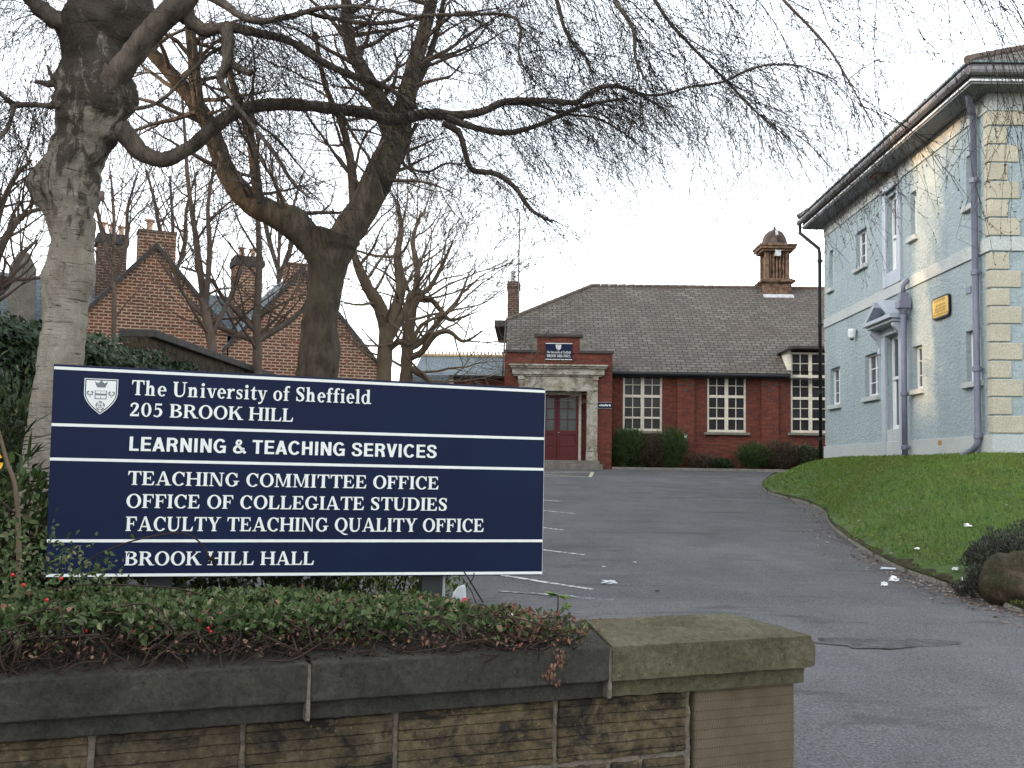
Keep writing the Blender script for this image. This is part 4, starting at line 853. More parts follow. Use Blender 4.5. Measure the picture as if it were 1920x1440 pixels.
m.prism([pf(q[1]-.075+.035*cos(i*pi/4), zc_+.035*sin(i*pi/4), .03) for i in range(8)], (0,-.004,0)); m.build('marks', MAT['white'], dp)
# planting bed edging in front of the hall
m = MB(); xb0, xb1 = PX1+.02, 13.0; m.box(xb0, xb1, YH-1.15, YH-1.05, -.2, .06); tag(m.build('bed_edging', MAT['kerb'], bevel=.01), kind='structure')
m = MB(); m.box(xb0, xb1, YH-1.05, YH-.002, -.3, .05); tag(m.build('planting_bed', MAT['soil'], sub=4, disp=.06, dscale=.3), kind='structure')

# ------------------------------------------------------------------ low slate-roofed annexe left of the hall
YA = 47.0
an = thing('hall_annexe', (-3, YA+1, 0), 'low red brick annexe with a plain slate roof left of the porch', 'building')
ax0, ax1 = at(774, 690, YA).x, HX0-.02; ze = at(880, 704, YA).z; zr = at(880, 669, YA+2.6).z
xw = at(842, 715, YA).x
m = MB(); m.box(xw, ax1, YA+.2, YA+5, -.3, ze); m.build('wall', MAT['red_brick'], an)
m = MB(); m.quad((ax0, YA, ze), (ax1, YA, ze), (ax1, YA+2.6, zr), (ax0+.1, YA+2.6, zr)); m.quad((ax0+.1, YA+2.6, zr), (ax1, YA+2.6, zr), (ax1, YA+5.2, ze), (ax0, YA+5.2, ze))
m.quad((ax0, YA, ze), (ax0, YA, ze-1.5), (xw, YA, ze-1.5), (xw, YA, ze)); an_r = m.build('roof', MAT['blue_slate'], an)
m = MB(); m.tube([(ax0, YA+2.6, zr+.03), (ax1, YA+2.6, zr+.03)], .09, 6)
for k in range(26): x = ax0+.1+(ax1-ax0-.2)*k/25; m.box(x-.03, x+.03, YA+2.55, YA+2.65, zr+.08, zr+.24)
m.build('crested_ridge', plain('ochre_ridge', (.42,.30,.16), .8, .3, 9), an_r)
m = MB(); m.box(xw, ax1, YA-.12, YA, ze-.1, ze); m.build('gutter', MAT['black'], an)
m = MB(); m.box(at(840, 712, YA).x, at(850, 712, YA).x, YA+.1, YA+.197, ze-.75, ze-.12); m.build('window', MAT['win_paint'], an)
m = MB(); m.box(at(886, 712, YA).x, at(900, 712, YA).x, YA+.15, YA+.197, ze-.9, ze-.3); m.build('window', MAT['glass2'], an)
# ------------------------------------------------------------------ the pale blue two-storey villa on the right
BX, BY0, BY1 = 8.2, 19.4, 30.3
BXE = 17.5
def bp(px, py): q = on_x(px, py, BX); return q.y, q.z
def bf(u, v, d): return V((BX-d, u, v))
def ff(u, v, d): return V((u, BY0-d, v))
villa = thing('blue_villa', ((BX+BXE)/2, (BY0+BY1)/2, .3), 'two storey pale blue stuccoed house with cream quoins and a pedimented doorway', 'building')
ZS, ZF, ZB1, ZB0, ZPL = 6.86, 6.53, 4.23, 3.98, .70
def br(x0, x1, yt, yb_):
    """opening on the wall towards the drive; yt / yb_ read at its left edge"""
    a = bp(x0, yt); b = bp(x1, 700); c = bp(x0, yb_); return (b[0], a[0], c[1], a[1])
wn_ = [br(1557,1575,692,761), br(1622,1647,667,746), br(1711,1729.5,651,732), br(1811,1840,622,718),
       br(1554.6,1563.5,472,543), br(1605,1627,438,505), br(1707,1722,363,447), br(1811,1831,295,389)]
dr1 = br(1664,1690,633,806); dr2 = br(1664,1688,372,514)
m = MB(); panel(m, bf, BY0+.001, BY1, -.4, ZS, wn_+[dr1, dr2], .17)
m.quad((BX, BY0, -.4), (BXE, BY0, -.4), (BXE, BY0, ZS), (BX, BY0, ZS)); m.quad((BXE, BY0, -.4), (BXE, BY1, -.4), (BXE, BY1, ZS), (BXE, BY0, ZS)); m.quad((BXE, BY1, -.4), (BX, BY1, -.4), (BX, BY1, ZS), (BXE, BY1, ZS))
m.build('wall', MAT['stucco'], villa)
def wrap(name, z0, z1, pr_, mat, bev=.008):
    m = MB(); a = pr_
    pl = [(BX-a, BY1+a), (BX-a, BY0-a), (BXE+a, BY0-a), (BXE+a, BY0-.001), (BX-.001, BY0-.001), (BX-.001, BY1+a)]
    m.prism([V((x, y, z0)) for x, y in pl], (0,0,z1-z0)); return m.build(name, mat, villa, bevel=bev)
wrap('frieze', ZF, ZS-.001, .03, MAT['pale']); wrap('plinth', -.4, ZPL, .05, MAT['pale'])
band = wrap('string_course', ZB0, ZB1, .035, MAT['pale'])
k = 0
for z0, z1 in ((ZPL+.02, ZB0-.02), (ZB1+.02, ZF-.28)):
    n = round((z1-z0)/.325); h = (z1-z0)/n
    for i in range(n):
        L = .52 if k % 2 == 0 else .32; k += 1; m = MB()
        m.box(BX-.028, BX+L, BY0-.028, BY0+.17, z0+i*h+.012, z0+(i+1)*h-.012); m.build('quoin', MAT['cream'], villa, bevel=.014)
        m = MB(); m.box(BX-.014, BX+.3, BY1-.05, BY1+.03, z0+i*h+.012, z0+(i+1)*h-.012); m.build('quoin', MAT['cream'], villa, bevel=.01)
m = MB(); m.box(BX-.026, BX+.9, BY0-.038, BY0+.17, ZF-.26, ZF-.01); m.build('quoin_cap', MAT['cream'], villa, bevel=.012)
def villa_window(w, cols=2, rows=3, sill=True, D=-.15, bar=.022):
    u0, u1, v0, v1 = w; m = MB(); fr_ = .05
    fb = lambda a, b, c, d, e0=D, e1=D+.05: fbox(m, bf, a, b, c, d, e0, e1)
    fb(u0, u0+fr_, v0, v1); fb(u1-fr_, u1, v0, v1); fb(u0+fr_, u1-fr_, v1-fr_, v1); fb(u0+fr_, u1-fr_, v0, v0+fr_+.02)
    for k in range(1, cols): x = u0+(u1-u0)*k/cols; fb(x-.03, x+.03, v0+fr_+.02, v1-fr_, D, D+.042)
    for k in range(1, rows):
        z = v0+(v1-v0)*k/rows
        for c in range(cols): a = u0+(u1-u0)*c/cols+(.03 if c else fr_); b = u0+(u1-u0)*(c+1)/cols-(.03 if c < cols-1 else fr_); fb(a, b, z-bar/2, z+bar/2, D, D+.03)
    o = m.build('window', MAT['trim'], villa, bevel=.004)
    m = MB(); m.quad(*[bf(a, b, D+.012) for a, b in ((u0,v0),(u1,v0),(u1,v1),(u0,v1))]); m.build('pane', MAT['glass2'], o)
    if sill: m = MB(); fbox(m, bf, u0-.1, u1+.1, v0-.11, v0-.003, -.16, .085); m.build('sill', MAT['pale'], o, bevel=.01)
for w in wn_: villa_window(w)
def sash(w, mid, name='sash_window'):
    u0, u1, v0, v1 = w; m = MB(); D = -.155; f_ = .06; zm = v0+(v1-v0)*mid
    fb = lambda a, b, c, d, e0=D, e1=D+.05: fbox(m, bf, a, b, c, d, e0, e1)
    fb(u0, u0+f_, v0, v1); fb(u1-f_, u1, v0, v1); fb(u0+f_, u1-f_, v1-f_, v1); fb(u0+f_, u1-f_, v0, v0+.1); fb(u0+f_, u1-f_, zm-.035, zm+.035, D, D+.07)
    fb(u0+f_, u0+f_+.1, v0+.1, zm-.035, D+.0, D+.03); fb(u1-f_-.1, u1-f_, v0+.1, zm-.035, D, D+.03)
    o = m.build('window', MAT['trim'], villa, bevel=.004); m = MB(); m.quad(*[bf(a, b, D+.012) for a, b in ((u0,v0),(u1,v0),(u1,v1),(u0,v1))]); m.build('pane', MAT['glass2'], o); return o
sash(dr1, .55); o2 = sash(dr2, .46)
# doorway surround: pilasters, entablature, broken pediment with consoles
u0, u1, v0, v1 = dr1; cm = (u0+u1)/2; m = MB(); aw = .26
for a, b in ((u0-aw, u0-.003), (u1+.003, u1+aw)): fbox(m, bf, a, b, ZPL-.3, v1+.02, .002, .07)
fbox(m, bf, u0-aw, u1+aw, v1+.021, v1+.26, .002, .08); sur = m.build('door_surround', MAT['blue_trim'], villa, bevel=.012)
m = MB(); fbox(m, bf, u0-.003, u1+.003, ZPL-.3, v0-.003, -.1, .03); m.build('door_apron', MAT['pale'], villa, bevel=.01)
m = MB(); pz = v1+.27; ph = .5; pw = (u1-u0)/2+.5
fbox(m, bf, cm-pw, cm+pw, pz, pz+.09, .002, .42); fbox(m, bf, cm-pw+.06, cm+pw-.06, pz-.07, pz-.001, .002, .34)
for sg in (-1, 1): m.prism([bf(cm+sg*pw, pz+.091, .40), bf(cm+sg*.18, pz+ph, .40), bf(cm+sg*.18, pz+ph-.13, .40), bf(cm+sg*(pw-.22), pz+.091, .40)], (.39,0,0))
m.prism([bf(cm-.42, pz+.091, .15), bf(cm+.42, pz+.091, .15), bf(cm, pz+.40, .15)], (.14,0,0)); m.build('pediment', MAT['blue_trim'], villa, bevel=.012)
m = MB(); m.prism([bf(cm-.2, pz+.12, .165), bf(cm+.2, pz+.12, .165), bf(cm, pz+.27, .165)], (.012,0,0)); m.build('pediment_recess', MAT['gutter'], villa)
for sg in (-1, 1):
    m = MB(); x = cm+sg*((u1-u0)/2+.33); m.prism([bf(x-.07, pz-.07, .30), bf(x-.07, pz-.16, .3), bf(x-.07, pz-.3, .17), bf(x-.07, pz-.5, .10), bf(x-.07, pz-.62, .12), bf(x-.07, pz-.68, .002), bf(x-.07, pz-.07, .002)], (0,.14,0)); m.build('console_bracket', MAT['blue_trim'], villa, bevel=.01)
u0, u1, v0, v1 = dr2; m = MB()
for a, b in ((u0-.22, u0-.003), (u1+.003, u1+.22)): fbox(m, bf, a, b, ZB1+.002, ZF-.002, .002, .06)
fbox(m, bf, u0-.22, u1+.22, v1+.1, v1+.2, .06, .12); fbox(m, bf, u0-.003, u1+.003, ZB1+.002, v0-.003, -.05, .05); m.build('window_surround', MAT['blue_trim'], villa, bevel=.01)
# eaves, gutter, roof
O = .49; ex0, ey0, ey1, exe = BX-O, BY0-O, BY1+O, BXE+O
m = MB(); m.prism([V(p) for p in ((ex0,ey0,ZS),(exe,ey0,ZS),(exe,ey1,ZS),(ex0,ey1,ZS))], (0,0,.03)); m.build('soffit', MAT['soffit'], villa)
def eav(name, z0, z1, o0, o1, mat):
    m = MB(); pl = [(ex0-o1, ey1+o1), (ex0-o1, ey0-o1), (exe, ey0-o1), (exe, ey0-o0), (ex0-o0, ey0-o0), (ex0-o0, ey1+o1)]
    m.prism([V((x, y, z0)) for x, y in pl], (0,0,z1-z0)); return m.build(name, mat, villa, bevel=.01)
eav('fascia', ZS+.031, ZS+.25, -.04, .0, MAT['soffit']); eav('fascia_moulding', ZS+.035, ZS+.075, .001, .035, MAT['trim'])
m = MB()
for o_, z_, r_ in ((.085, .20, .075),): 
    pts = [(ex0-o_, ey1+.1, ZS+z_), (ex0-o_, ey0-o_, ZS+z_), (exe, ey0-o_, ZS+z_)]; m.tube(pts[:2], r_, 10); m.tube(pts[1:], r_, 10)
m.build('gutter', MAT['gutter'], villa); eav('eaves_board', ZS+.28, ZS+.335, -.06, .05, MAT['gutter']); eav('slate_course', ZS+.345, ZS+.39, -.1, .10, MAT['blue_slate'])
rz = ZS+.39; sl_ = tan(R(27)); hw_ = (ey1-ey0+.2)/2; ym = (ey0+ey1)/2; zt = rz+hw_*sl_
a, b, c, d = V((ex0-.1, ey0-.1, rz)), V((exe, ey0-.1, rz)), V((exe, ey1+.1, rz)), V((ex0-.1, ey1+.1, rz)); e1, e2_ = V((ex0-.1+hw_, ym, zt)), V((exe-hw_, ym, zt))
if e2_.x < e1.x: e2_ = V((e1.x+.3, ym, zt))
m = MB(); m.quad(a, b, e2_, e1); m.quad(d, a, e1); m.quad(c, d, e1, e2_); m.quad(b, c, e2_); vr = m.build('roof', MAT['slate'], villa)
m = MB()
for p, q in ((a, e1), (d, e1), (e1, e2_)):
    for k in range(18): m.tube([p.lerp(q, k/18), p.lerp(q, (k+.93)/18)+V((0,0,.012))], .08, 7)
m.build('ridge_tiles', MAT['ridge'], vr)
# downpipes
def pipe(name, x, y, ztop, zbot, r, mat, collars, extra=None):
    m = MB(); pts = extra(x, y, ztop, zbot) if extra else [(x, y, ztop), (x, y, zbot)]
    m.tube(pts, r, 12); o = m.build(name, mat, villa, smooth=True)
    for z in collars:
        m = MB(); m.lathe((x, y, z), [(r+.002,-.05),(r+.022,-.04),(r+.022,.04),(r+.002,.05)], 12); m.box(x-.01, BX-.0, y-.012, y+.012, z-.02, z+.02); m.box(x-.02, x+.02, y-r-.06, y+r+.06, z-.012, z+.012); m.build('pipe_collar', mat, o)
    return o
yn = bp(1841, 500)[0]; xo = BX-.12
pipe('downpipe', xo, yn, 6.62, ZPL, .062, MAT['pipe'], [bp(1840, py)[1] for py in (338, 512, 693, 818)], lambda x, y, a, b: catmull([(x-.3, y-.42, a+.42), (x-.2, y-.3, a+.22), (x, y, a-.05)], 4)+[(x, y, 3), (x, y, b+.05)]+catmull([(x, y, b-.05), (x-.02, y+.05, b-.2), (x-.06, y+.3, b-.3), (x-.1, y+.45, b-.36)], 4))
ym_ = on_x(1695, 700, BX-.17).y; zh = bp(1694, 585)[1]
hp_ = pipe('downpipe', xo-.05, ym_, zh-.1, .38, .06, MAT['pipe'], [bp(1694, py)[1] for py in (742, 840)])
m = MB(); x = xo-.05; m.prism([V((x-.13,ym_-.13,zh)),V((x+.13,ym_-.13,zh)),V((x+.13,ym_+.13,zh)),V((x-.13,ym_+.13,zh))],(0,0,.16)); m.lathe((x, ym_, zh-.12), [(.065,0),(.12,.12)], 12); m.box(x-.09, x+.09, ym_-.09, ym_+.09, zh+.16, zh+.34); m.build('hopper', MAT['pipe'], hp_, bevel=.012)
m = MB(); m.tube([(x, ym_, zh+.34), (x, ym_, zh+.5), (x+.1, ym_+.02, zh+.62), (BX, ym_+.05, zh+.66)], .05, 10); m.build('waste_pipe', MAT['pipe'], hp_, smooth=True)
yf = BY1+.16
pipe('downpipe', BX-.1, yf, 6.2, -.1, .05, MAT['black'], [5.9, 4.1, 2.2, .9], lambda x, y, a, b: [(ex0-.07, ey1+.02, ZS+.2), (ex0-.07, ey1+.02, ZS-.1), (x-.02, y, a+.05), (x, y, a-.1), (x, y, b)])
m = MB(); m.box(BX-.052, BX-.0505, bp(1767, 830)[0]-.09, bp(1767, 830)[0]+.09, bp(1767, 835)[1], bp(1767, 826)[1]); m.build('air_brick', MAT['ochre'], villa)
m = MB(); y_, z_ = bp(1817, 544); m.box(BX-.02, BX-.001, y_-.12, y_+.12, z_-.06, z_+.06); m.build('wall_vent', MAT['pipe'], villa)
# things fixed to the villa
y0_, zt0 = bp(1752.5, 562); y1_, zt1 = bp(1784.5, 552); zb0 = bp(1752.5, 602)[1]
yp = thing('yellow_plaque', (BX, (y0_+y1_)/2, zb0), 'yellow plaque with a black rim and faded lines of text on the pale blue wall', 'sign')
m = MB(); ua, ub = y1_, y0_; va, vb = zb0, zt0
def rr4(u0, u1, v0, v1, r, d):
    return [bf(cx+r*cos(a), cz+r*sin(a), d) for cx, cz, a0 in ((u1-r, v1-r, 0), (u0+r, v1-r, pi/2), (u0+r, v0+r, pi), (u1-r, v0+r, 1.5*pi)) for a in (a0, a0+pi/6, a0+pi/3, a0+pi/2)]
m.prism(rr4(ua, ub, va, vb, .09, .012), (-.045,0,0)); m.build('rim', MAT['black'], yp)
m = MB(); m.prism(rr4(ua+.035, ub-.035, va+.035, vb-.035, .07, .0575), (-.004,0,0)); m.build('face', MAT['yellow'], yp)
rg = random.Random(9); Wd = ub-ua; Ht = vb-va
for (f0, f1, fz) in ((.12,.8,.83),(.25,.75,.60),(.2,.85,.46),(.2,.85,.33),(.1,.9,.18)):
    x = ub-Wd*f0; m = MB()
    while x > ub-Wd*f1: w = rg.uniform(.02,.05); h2 = rg.uniform(.016,.03); fbox(m, bf, x-w, x, va+Ht*fz-h2, va+Ht*fz+h2, .0615, .0625); x -= w+.018
    m.build('faded_text', MAT['ochre'], yp)
y_, z_ = bp(1607, 626); wl_ = thing('wall_lamp', (BX, y_, z_), 'small white wall lamp between the lower windows of the blue house', 'lamp')
m = MB(); m.lathe((BX-.13, y_, z_-.12), [(.05,0),(.085,.03),(.1,.2),(.08,.24)], 12); m.build('shade', MAT['trim'], wl_); m = MB(); m.box(BX-.1, BX-.002, y_-.04, y_+.04, z_+.02, z_+.1); m.build('bracket', MAT['gutter'], wl_)
m = MB(); m.lathe((BX-.13, y_, z_-.16), [(.04,0),(.05,.04)], 10); m.build('lens', MAT['black'], wl_)
q = on_x(1652, 326, BX-.15); fl = thing('floodlight', (q.x, q.y, q.z+.1), 'weathered brown floodlight fixed under the eaves above the tall upper window', 'lamp')
m = MB(); m.obox((q.x-.18, q.y-.24, q.z-.10), (.3,0,.06), (0,.48,0), (-.03,0,.17)); m.build('housing', MAT['timber'], fl, bevel=.015); m = MB(); m.box(q.x-.02, q.x+.14, q.y-.03, q.y+.03, q.z+.08, q.z+.13); m.build('bracket', MAT['gutter'], fl)

# ------------------------------------------------------------------ brown brick house with two gables, far left
hang = R(25); hwv = V((cos(hang), sin(hang), 0)); hd = V((-sin(hang), cos(hang), 0))
HP = at(293, 463, 33.0); HP0 = V((HP.x, HP.y, 0))
def gf(u, v, d): return HP0+hwv*u+V((0,0,v))-hd*d           # d towards the camera
bh = thing('brick_house', HP0+hwv*2.3+hd*3, 'old brown brick house with two steep gables, slate roofs and tall chimneys', 'building')
GSL = 1.12
def gable(u, zp, wl_h, wr_h):
    zl, zr_ = zp-wl_h*GSL, zp-wr_h*GSL
    m = MB(); m.add([gf(u-wl_h, -2, 0), gf(u+wr_h, -2, 0), gf(u+wr_h, zr_, 0), gf(u, zp, 0), gf(u-wl_h, zl, 0)], [(0,1,2,3,4)])
    m.quad(gf(u+wr_h, -2, 0), gf(u+wr_h, -2, -5), gf(u+wr_h, zr_, -5), gf(u+wr_h, zr_, 0)); m.quad(gf(u-wl_h, -2, -5), gf(u-wl_h, -2, 0), gf(u-wl_h, zl, 0), gf(u-wl_h, zl, -5))
    m.build('gable_wall', MAT['brown_brick'], bh)
    m = MB(); t = .1; e = .16; D0 = .07
    for sg, w, z in ((-1, wl_h, zl), (1, wr_h, zr_)):
        p0, p1 = (u, zp), (u+sg*(w+e), zp-(w+e)*GSL)
        m.prism([gf(p0[0], p0[1]+.01, D0), gf(p1[0], p1[1]+.01, D0), gf(p1[0]+sg*.0, p1[1]+.13, D0), gf(p0[0], p0[1]+.15, D0)], hd*5.2)
    o = m.build('gable_roof', MAT['blue_slate'], bh)
    m = MB()
    for sg, w in ((-1, wl_h), (1, wr_h)):
        p0, p1 = (u, zp), (u+sg*(w+e+.04), zp-(w+e+.04)*GSL); m.prism([gf(p0[0], p0[1]-.05, D0+.045), gf(p1[0], p1[1]-.05, D0+.045), gf(p1[0], p1[1]+.10, D0+.045), gf(p0[0], p0[1]+.12, D0+.045)], hd*.04)
    m.build('verge', MAT['dark_cap'], o)
u2 = 4.56; z2 = (HP0+hwv*u2); z2p = at(575, 509, z2.y).z
gable(0, HP.z, 2.5, 2.24); gable(u2, z2p, 2.28, 2.6)
def stack(u, d, w, t, z0, z1, pots, mat='brown_brick', crown=True):
    m = MB(); m.obox(gf(u-w/2, z0, d), hwv*w, hd*t, V((0,0,z1-z0))); o = m.build('chimney', MAT[mat], bh)
    m = MB()
    if crown: m.obox(gf(u-w/2-.06, z1-.32, d+.06), hwv*(w+.12), hd*(t+.12), V((0,0,.22))); m.obox(gf(u-w/2-.02, z1-.1, d+.02), hwv*(w+.04), hd*(t+.04), V((0,0,.13)))
    else: m.obox(gf(u-w/2-.025, z1-.06, d+.025), hwv*(w+.05), hd*(t+.05), V((0,0,.09)))
    m.build('chimney_crown', MAT['dark_cap' if crown else 'old_brick'], o)
    for k, (du, hh) in enumerate(pots):
        m = MB(); m.lathe(gf(u+du, z1, d)+hd*(t/2), [(.11,0),(.12,.06),(.09,.1),(.085,hh-.08),(.15,hh-.07),(.16,hh-.03),(.06,hh)], 10); m.build('chimney_pot', MAT['pot'], o)
zc1 = at(293, 434, 33).z; stack(0.03, .02, 1.1, .6, HP.z-1.0, zc1, [(-.22,.42)], crown=False)
zc2 = at(575, 496, z2.y).z; stack(u2-.02, .02, 1.0, .6, z2p-.9, zc2, [], crown=False)
q = at(212, 440, 36.5)-HP0; stack(q.dot(hwv), -q.dot(hd), .95, .9, 3.5, at(212, 440, 36.5).z+.0, [(-.3,.5),(0,.46),(.3,.42)], 'old_brick')
q = at(468, 482, 38)-HP0; stack(q.dot(hwv), -q.dot(hd), .95, .9, 3.5, at(468, 482, 38).z, [(-.2,.42),(.2,.4)], 'brown_brick')
zm = at(100, 528, 38).z; m = MB()
m.quad(gf(-11, 2.6, -2.2), gf(6.2, 2.6, -2.2), gf(6.2, zm-.4, -5.2), gf(-6.3, zm-.0, -5.2), gf(-11, zm-.0, -5.2)); m.quad(gf(6.2, zm-.4, -5.2), gf(6.2, 2.6, -8.2), gf(-11, 2.6, -8.2), gf(-11, zm, -5.2)); m.build('main_roof', MAT['blue_slate'], bh)
m = MB(); m.obox(gf(-11, -2, -2.4), hwv*15, hd*5.6, V((0,0,4.55))); m.build('main_wall', MAT['old_brick'], bh)
q = at(43, 520, 37)-HP0; u = q.dot(hwv); m = MB(); m.prism([gf(u-.4, 1, -3), gf(u+.4, 1, -3), gf(u+.4, at(43, 530, 37).z, -3), gf(u+.15, at(43,513,37).z+.2, -3), gf(u-.15, at(43,513,37).z+.2, -3), gf(u-.4, at(43,530,37).z, -3)], hd*.8); m.build('gable_parapet', MAT['step'], bh)

# ------------------------------------------------------------------ boundary wall down the left side
bw = thing('boundary_wall', (-6.2, 17, -1.2), 'long dark stone boundary wall with a flat coping on the left side of the yard', 'wall')
ZW = at(300, 653, 20.0); BWX = -6.0
zw = 2.07
m = MB(); m.box(BWX-.4, BWX, 4, 17, -2, 1.45); m.box(BWX-.4, BWX, 17.001, 29, -2, zw-.12); m.build('wall_body', MAT['block'], bw)
m = MB(); y = 17.05
while y < 29: m.box(BWX-.5, BWX+.09, y, min(29, y+1.1)-.012, zw-.119, zw+.01); y += 1.1
m.build('coping', MAT['dark_cap'], bw, bevel=.02)
# ------------------------------------------------------------------ trees
def path(pts, Y0, Y1=None, sm=5):
    """points read off the photograph (x, y, width) with depth running Y0 -> Y1"""
    Y1 = Y0 if Y1 is None else Y1; n = len(pts); P = []
    for i, (x, y, w) in enumerate(pts):
        Y = Y0+(Y1-Y0)*i/max(1, n-1); q = at(x, y, Y); P.append((q.x, q.y, q.z, w*Y/FP/2))
    return catmull(P, sm)
def twist(cr, rg, amp): return [(x+rg.gauss(0, amp), y+rg.gauss(0, amp), z+rg.gauss(0, amp), r) for x, y, z, r in cr]
def limb(name, pts, Y0, Y1, mat, parent, n=10, gnarl=.12, seed=1.0):
    cr = path(pts, Y0, Y1, 6); m = MB()
    def wob(p, dv, c, r): 
        s = noise.noise(c*(1.6/max(r, .03)*.25)+dv*1.3+V((seed, 0, 0)))*.7+noise.noise(p*9+V((0, seed, 0)))*.45
        return p+dv*(r*gnarl*2.0*s)
    m.tube([c[:3] for c in cr], [max(.003, c[3]) for c in cr], n, True, wob); m.build(name, mat, parent, smooth=True); return cr
class Twigs:
    """fine growth of one tree: a mesh of twigs and a mesh of buds"""
    def __init__(s): s.t = MB(); s.b = MB()
    def bud(s, p, d, L, rg):
        a = d.orthogonal(); a = a.normalized()*L*.22; b = d.cross(a).normalized()*L*.22; e = p+d*L; h = p+d*L*.45
        n = len(s.b.v); s.b.v += [tuple(p), tuple(h+a), tuple(e), tuple(h-a), tuple(h+b), tuple(h-b)]; s.b.f += [(n, n+1, n+2, n+3), (n, n+4, n+2, n+5)]
    def strand(s, p, d, L, r, rg, droop=.12, wig=.16, side=.0, depth=0, bl=.014, seg=.11, drift=None, bd=.65):
        p = V(p); d = V(d).normalized(); n = max(3, int(L/seg)); st_ = L/n; pts = [p.copy()]; rad = [r]
        for i in range(n):
            d = d+V((rg.gauss(0, wig), rg.gauss(0, wig), rg.gauss(0, wig)))*.5+V((0, 0, -droop)); 
            if drift: d += drift
            d.normalize(); p = p+d*st_; pts.append(p.copy()); rad.append(max(.0009, r*(1-.75*(i+1)/n)))
            if bl and rg.random() < bd: s.bud(p, (d+V((rg.gauss(0,.7), rg.gauss(0,.7), rg.gauss(0,.7)))).normalized(), bl*rg.uniform(.5, 1.3), rg)
            if depth > 0 and rg.random() < side:
                dd = (d+V((rg.gauss(0,.75), rg.gauss(0,.75), rg.gauss(-.1,.55)))).normalized()
                s.strand(p, dd, L*rg.uniform(.22, .5)*(1-.4*i/n), r*.6, rg, droop, wig, side*.7, depth-1, bl, seg*.85, drift, bd)
        s.t.tube(pts, rad, 3 if r < .008 else 5, False); return pts
    def build(s, parent, mt, mb_, tn='twigs', bn='buds'):
        o = s.t.build(tn, mt, parent, uv=False); o['kind'] = 'stuff'
        if s.b.f: o2 = s.b.build(bn, mb_, parent, uv=False); o2['kind'] = 'stuff'

# --- the old weeping birch behind the notice board
rg = random.Random(21)
birch = thing('birch_tree', at(70, 1230, 8), 'gnarled old weeping birch with pale bark rising behind the left of the notice board', 'tree')
TP = [(40,1330,110),(58,1180,100),(68,1010,93),(88,850,87),(106,740,84),(116,650,82),(126,560,78),(132,480,80),(134,420,86),(131,370,100),(137,320,96),(152,270,92),(172,225,100),(180,180,120),(180,130,116),(184,85,116),(205,30,150),(222,-40,150),(235,-120,120),(250,-260,90),(270,-420,70)]
cr = path(TP, 8, 8.1, 9)
BUMPS = [(92,345,.13),(238,190,.15),(112,150,.12),(228,255,.10),(120,215,.07),(205,130,.09),(150,60,.12),(182,520,.07),(84,525,.05)]
BW = [(at(x, y, 8), a) for x, y, a in BUMPS]
def wob(p, dv, c, r):
    up = max(0, min(1, (c.z-.9)/1.2)); g_ = .035+.18*up
    s_ = noise.noise(p*3.2)*.9+noise.noise(p*8.5+V((3,0,0)))*.5+abs(noise.noise(p*14))*.25*up
    q = p+dv*(r*1.5*g_*s_+ .012*noise.noise(V((p.x*2, p.y*2, p.z*16))))
    for b, a in BW: q = q+dv*(a*.75*exp(-((p-b).length/(.14))**2))
    return q
m = MB(); m.tube([c[:3] for c in cr], [c[3] for c in cr], 40, True, wob); m.build('trunk', MAT['birch'], birch, smooth=True)
for (x, y, x2, y2, w) in ((112,155,66,152,13),(108,160,88,122,8),(190,362,193,378,9),(118,195,98,190,16),(225,120,245,140,16)):
    m = MB(); m.tube([at(x, y, 7.95), at((x+x2)/2, (y+y2)/2+4, 7.9), at(x2, y2, 7.9)], [w*8/FP/2*1.4, w*8/FP/2, w*8/FP/4], 8); m.build('snag', MAT['limbm'], birch)
L_ = {}
def bl(k, pts, Y0=8, Y1=8, n=12, g=.2): L_[k] = limb('limb', pts, Y0, Y1, MAT['limbm'], birch, n, g, len(L_)+1.)
bl('s', [(158,165,26),(192,202,38),(218,234,42),(243,261,39),(268,288,34),(310,299,29),(362,272,28),(404,236,27),(452,207,25),(520,195,24),(600,201,23),(680,211,22),(740,224,24),(800,213,21),(850,216,18),(902,210,15),(950,190,13),(1010,189,11),(1080,192,11),(1098,178,10),(1140,161,9),(1190,172,7),(1244,204,3)], 8, 8.6, 12, .13)
bl('sb', [(836,222,14),(880,236,12),(940,249,11),(1000,238,9),(1060,212,9),(1100,197,7),(1172,184,4)], 8.3, 8.5)
bl('sc', [(830,232,13),(860,248,12),(872,285,11),(886,318,11),(930,326,10),(966,352,9),(990,386,8),(1010,403,6),(1036,416,5)], 8.3, 8.2)
bl('sd', [(782,232,9),(766,265,8),(770,312,6),(802,322,5),(838,306,4),(872,312,3)], 8.2, 8.1, 6)
bl('s2', [(930,196,7),(1000,196,6),(1050,212,5),(1120,222,5),(1170,250,3)], 8.5, 8.7, 6)
bl('u', [(158,240,30),(190,184,42),(221,134,50),(252,98,48),(290,52,46),(342,2,44),(390,-60,40),(470,-150,32)], 8, 7.7, 12)
bl('v', [(330,12,40),(368,48,28),(390,56,26),(425,50,20),(482,62,17),(540,76,15),(592,108,14),(645,136,13),(692,150,12),(738,172,10),(782,202,9)], 7.9, 7.8)
bl('vh', [(424,52,26),(428,86,24),(424,120,18),(414,150,13),(436,186,9),(466,226,8),(512,284,8),(548,340,7),(580,370,4)], 7.8, 7.6)
bl('vs', [(430,116,16),(452,130,14),(468,138,12)], 7.8, 7.7)
bl('w', [(372,-20,20),(420,8,16),(452,30,13),(490,40,12),(545,30,11),(600,16,9),(660,12,7),(740,22,4)], 7.8, 7.4)
bl('x', [(560,20,7),(620,34,8),(690,44,8),(742,40,7),(800,29,7),(872,28,6),(942,27,6),(975,48,5),(973,105,4),(1002,154,3)], 7.6, 7.2, 6)
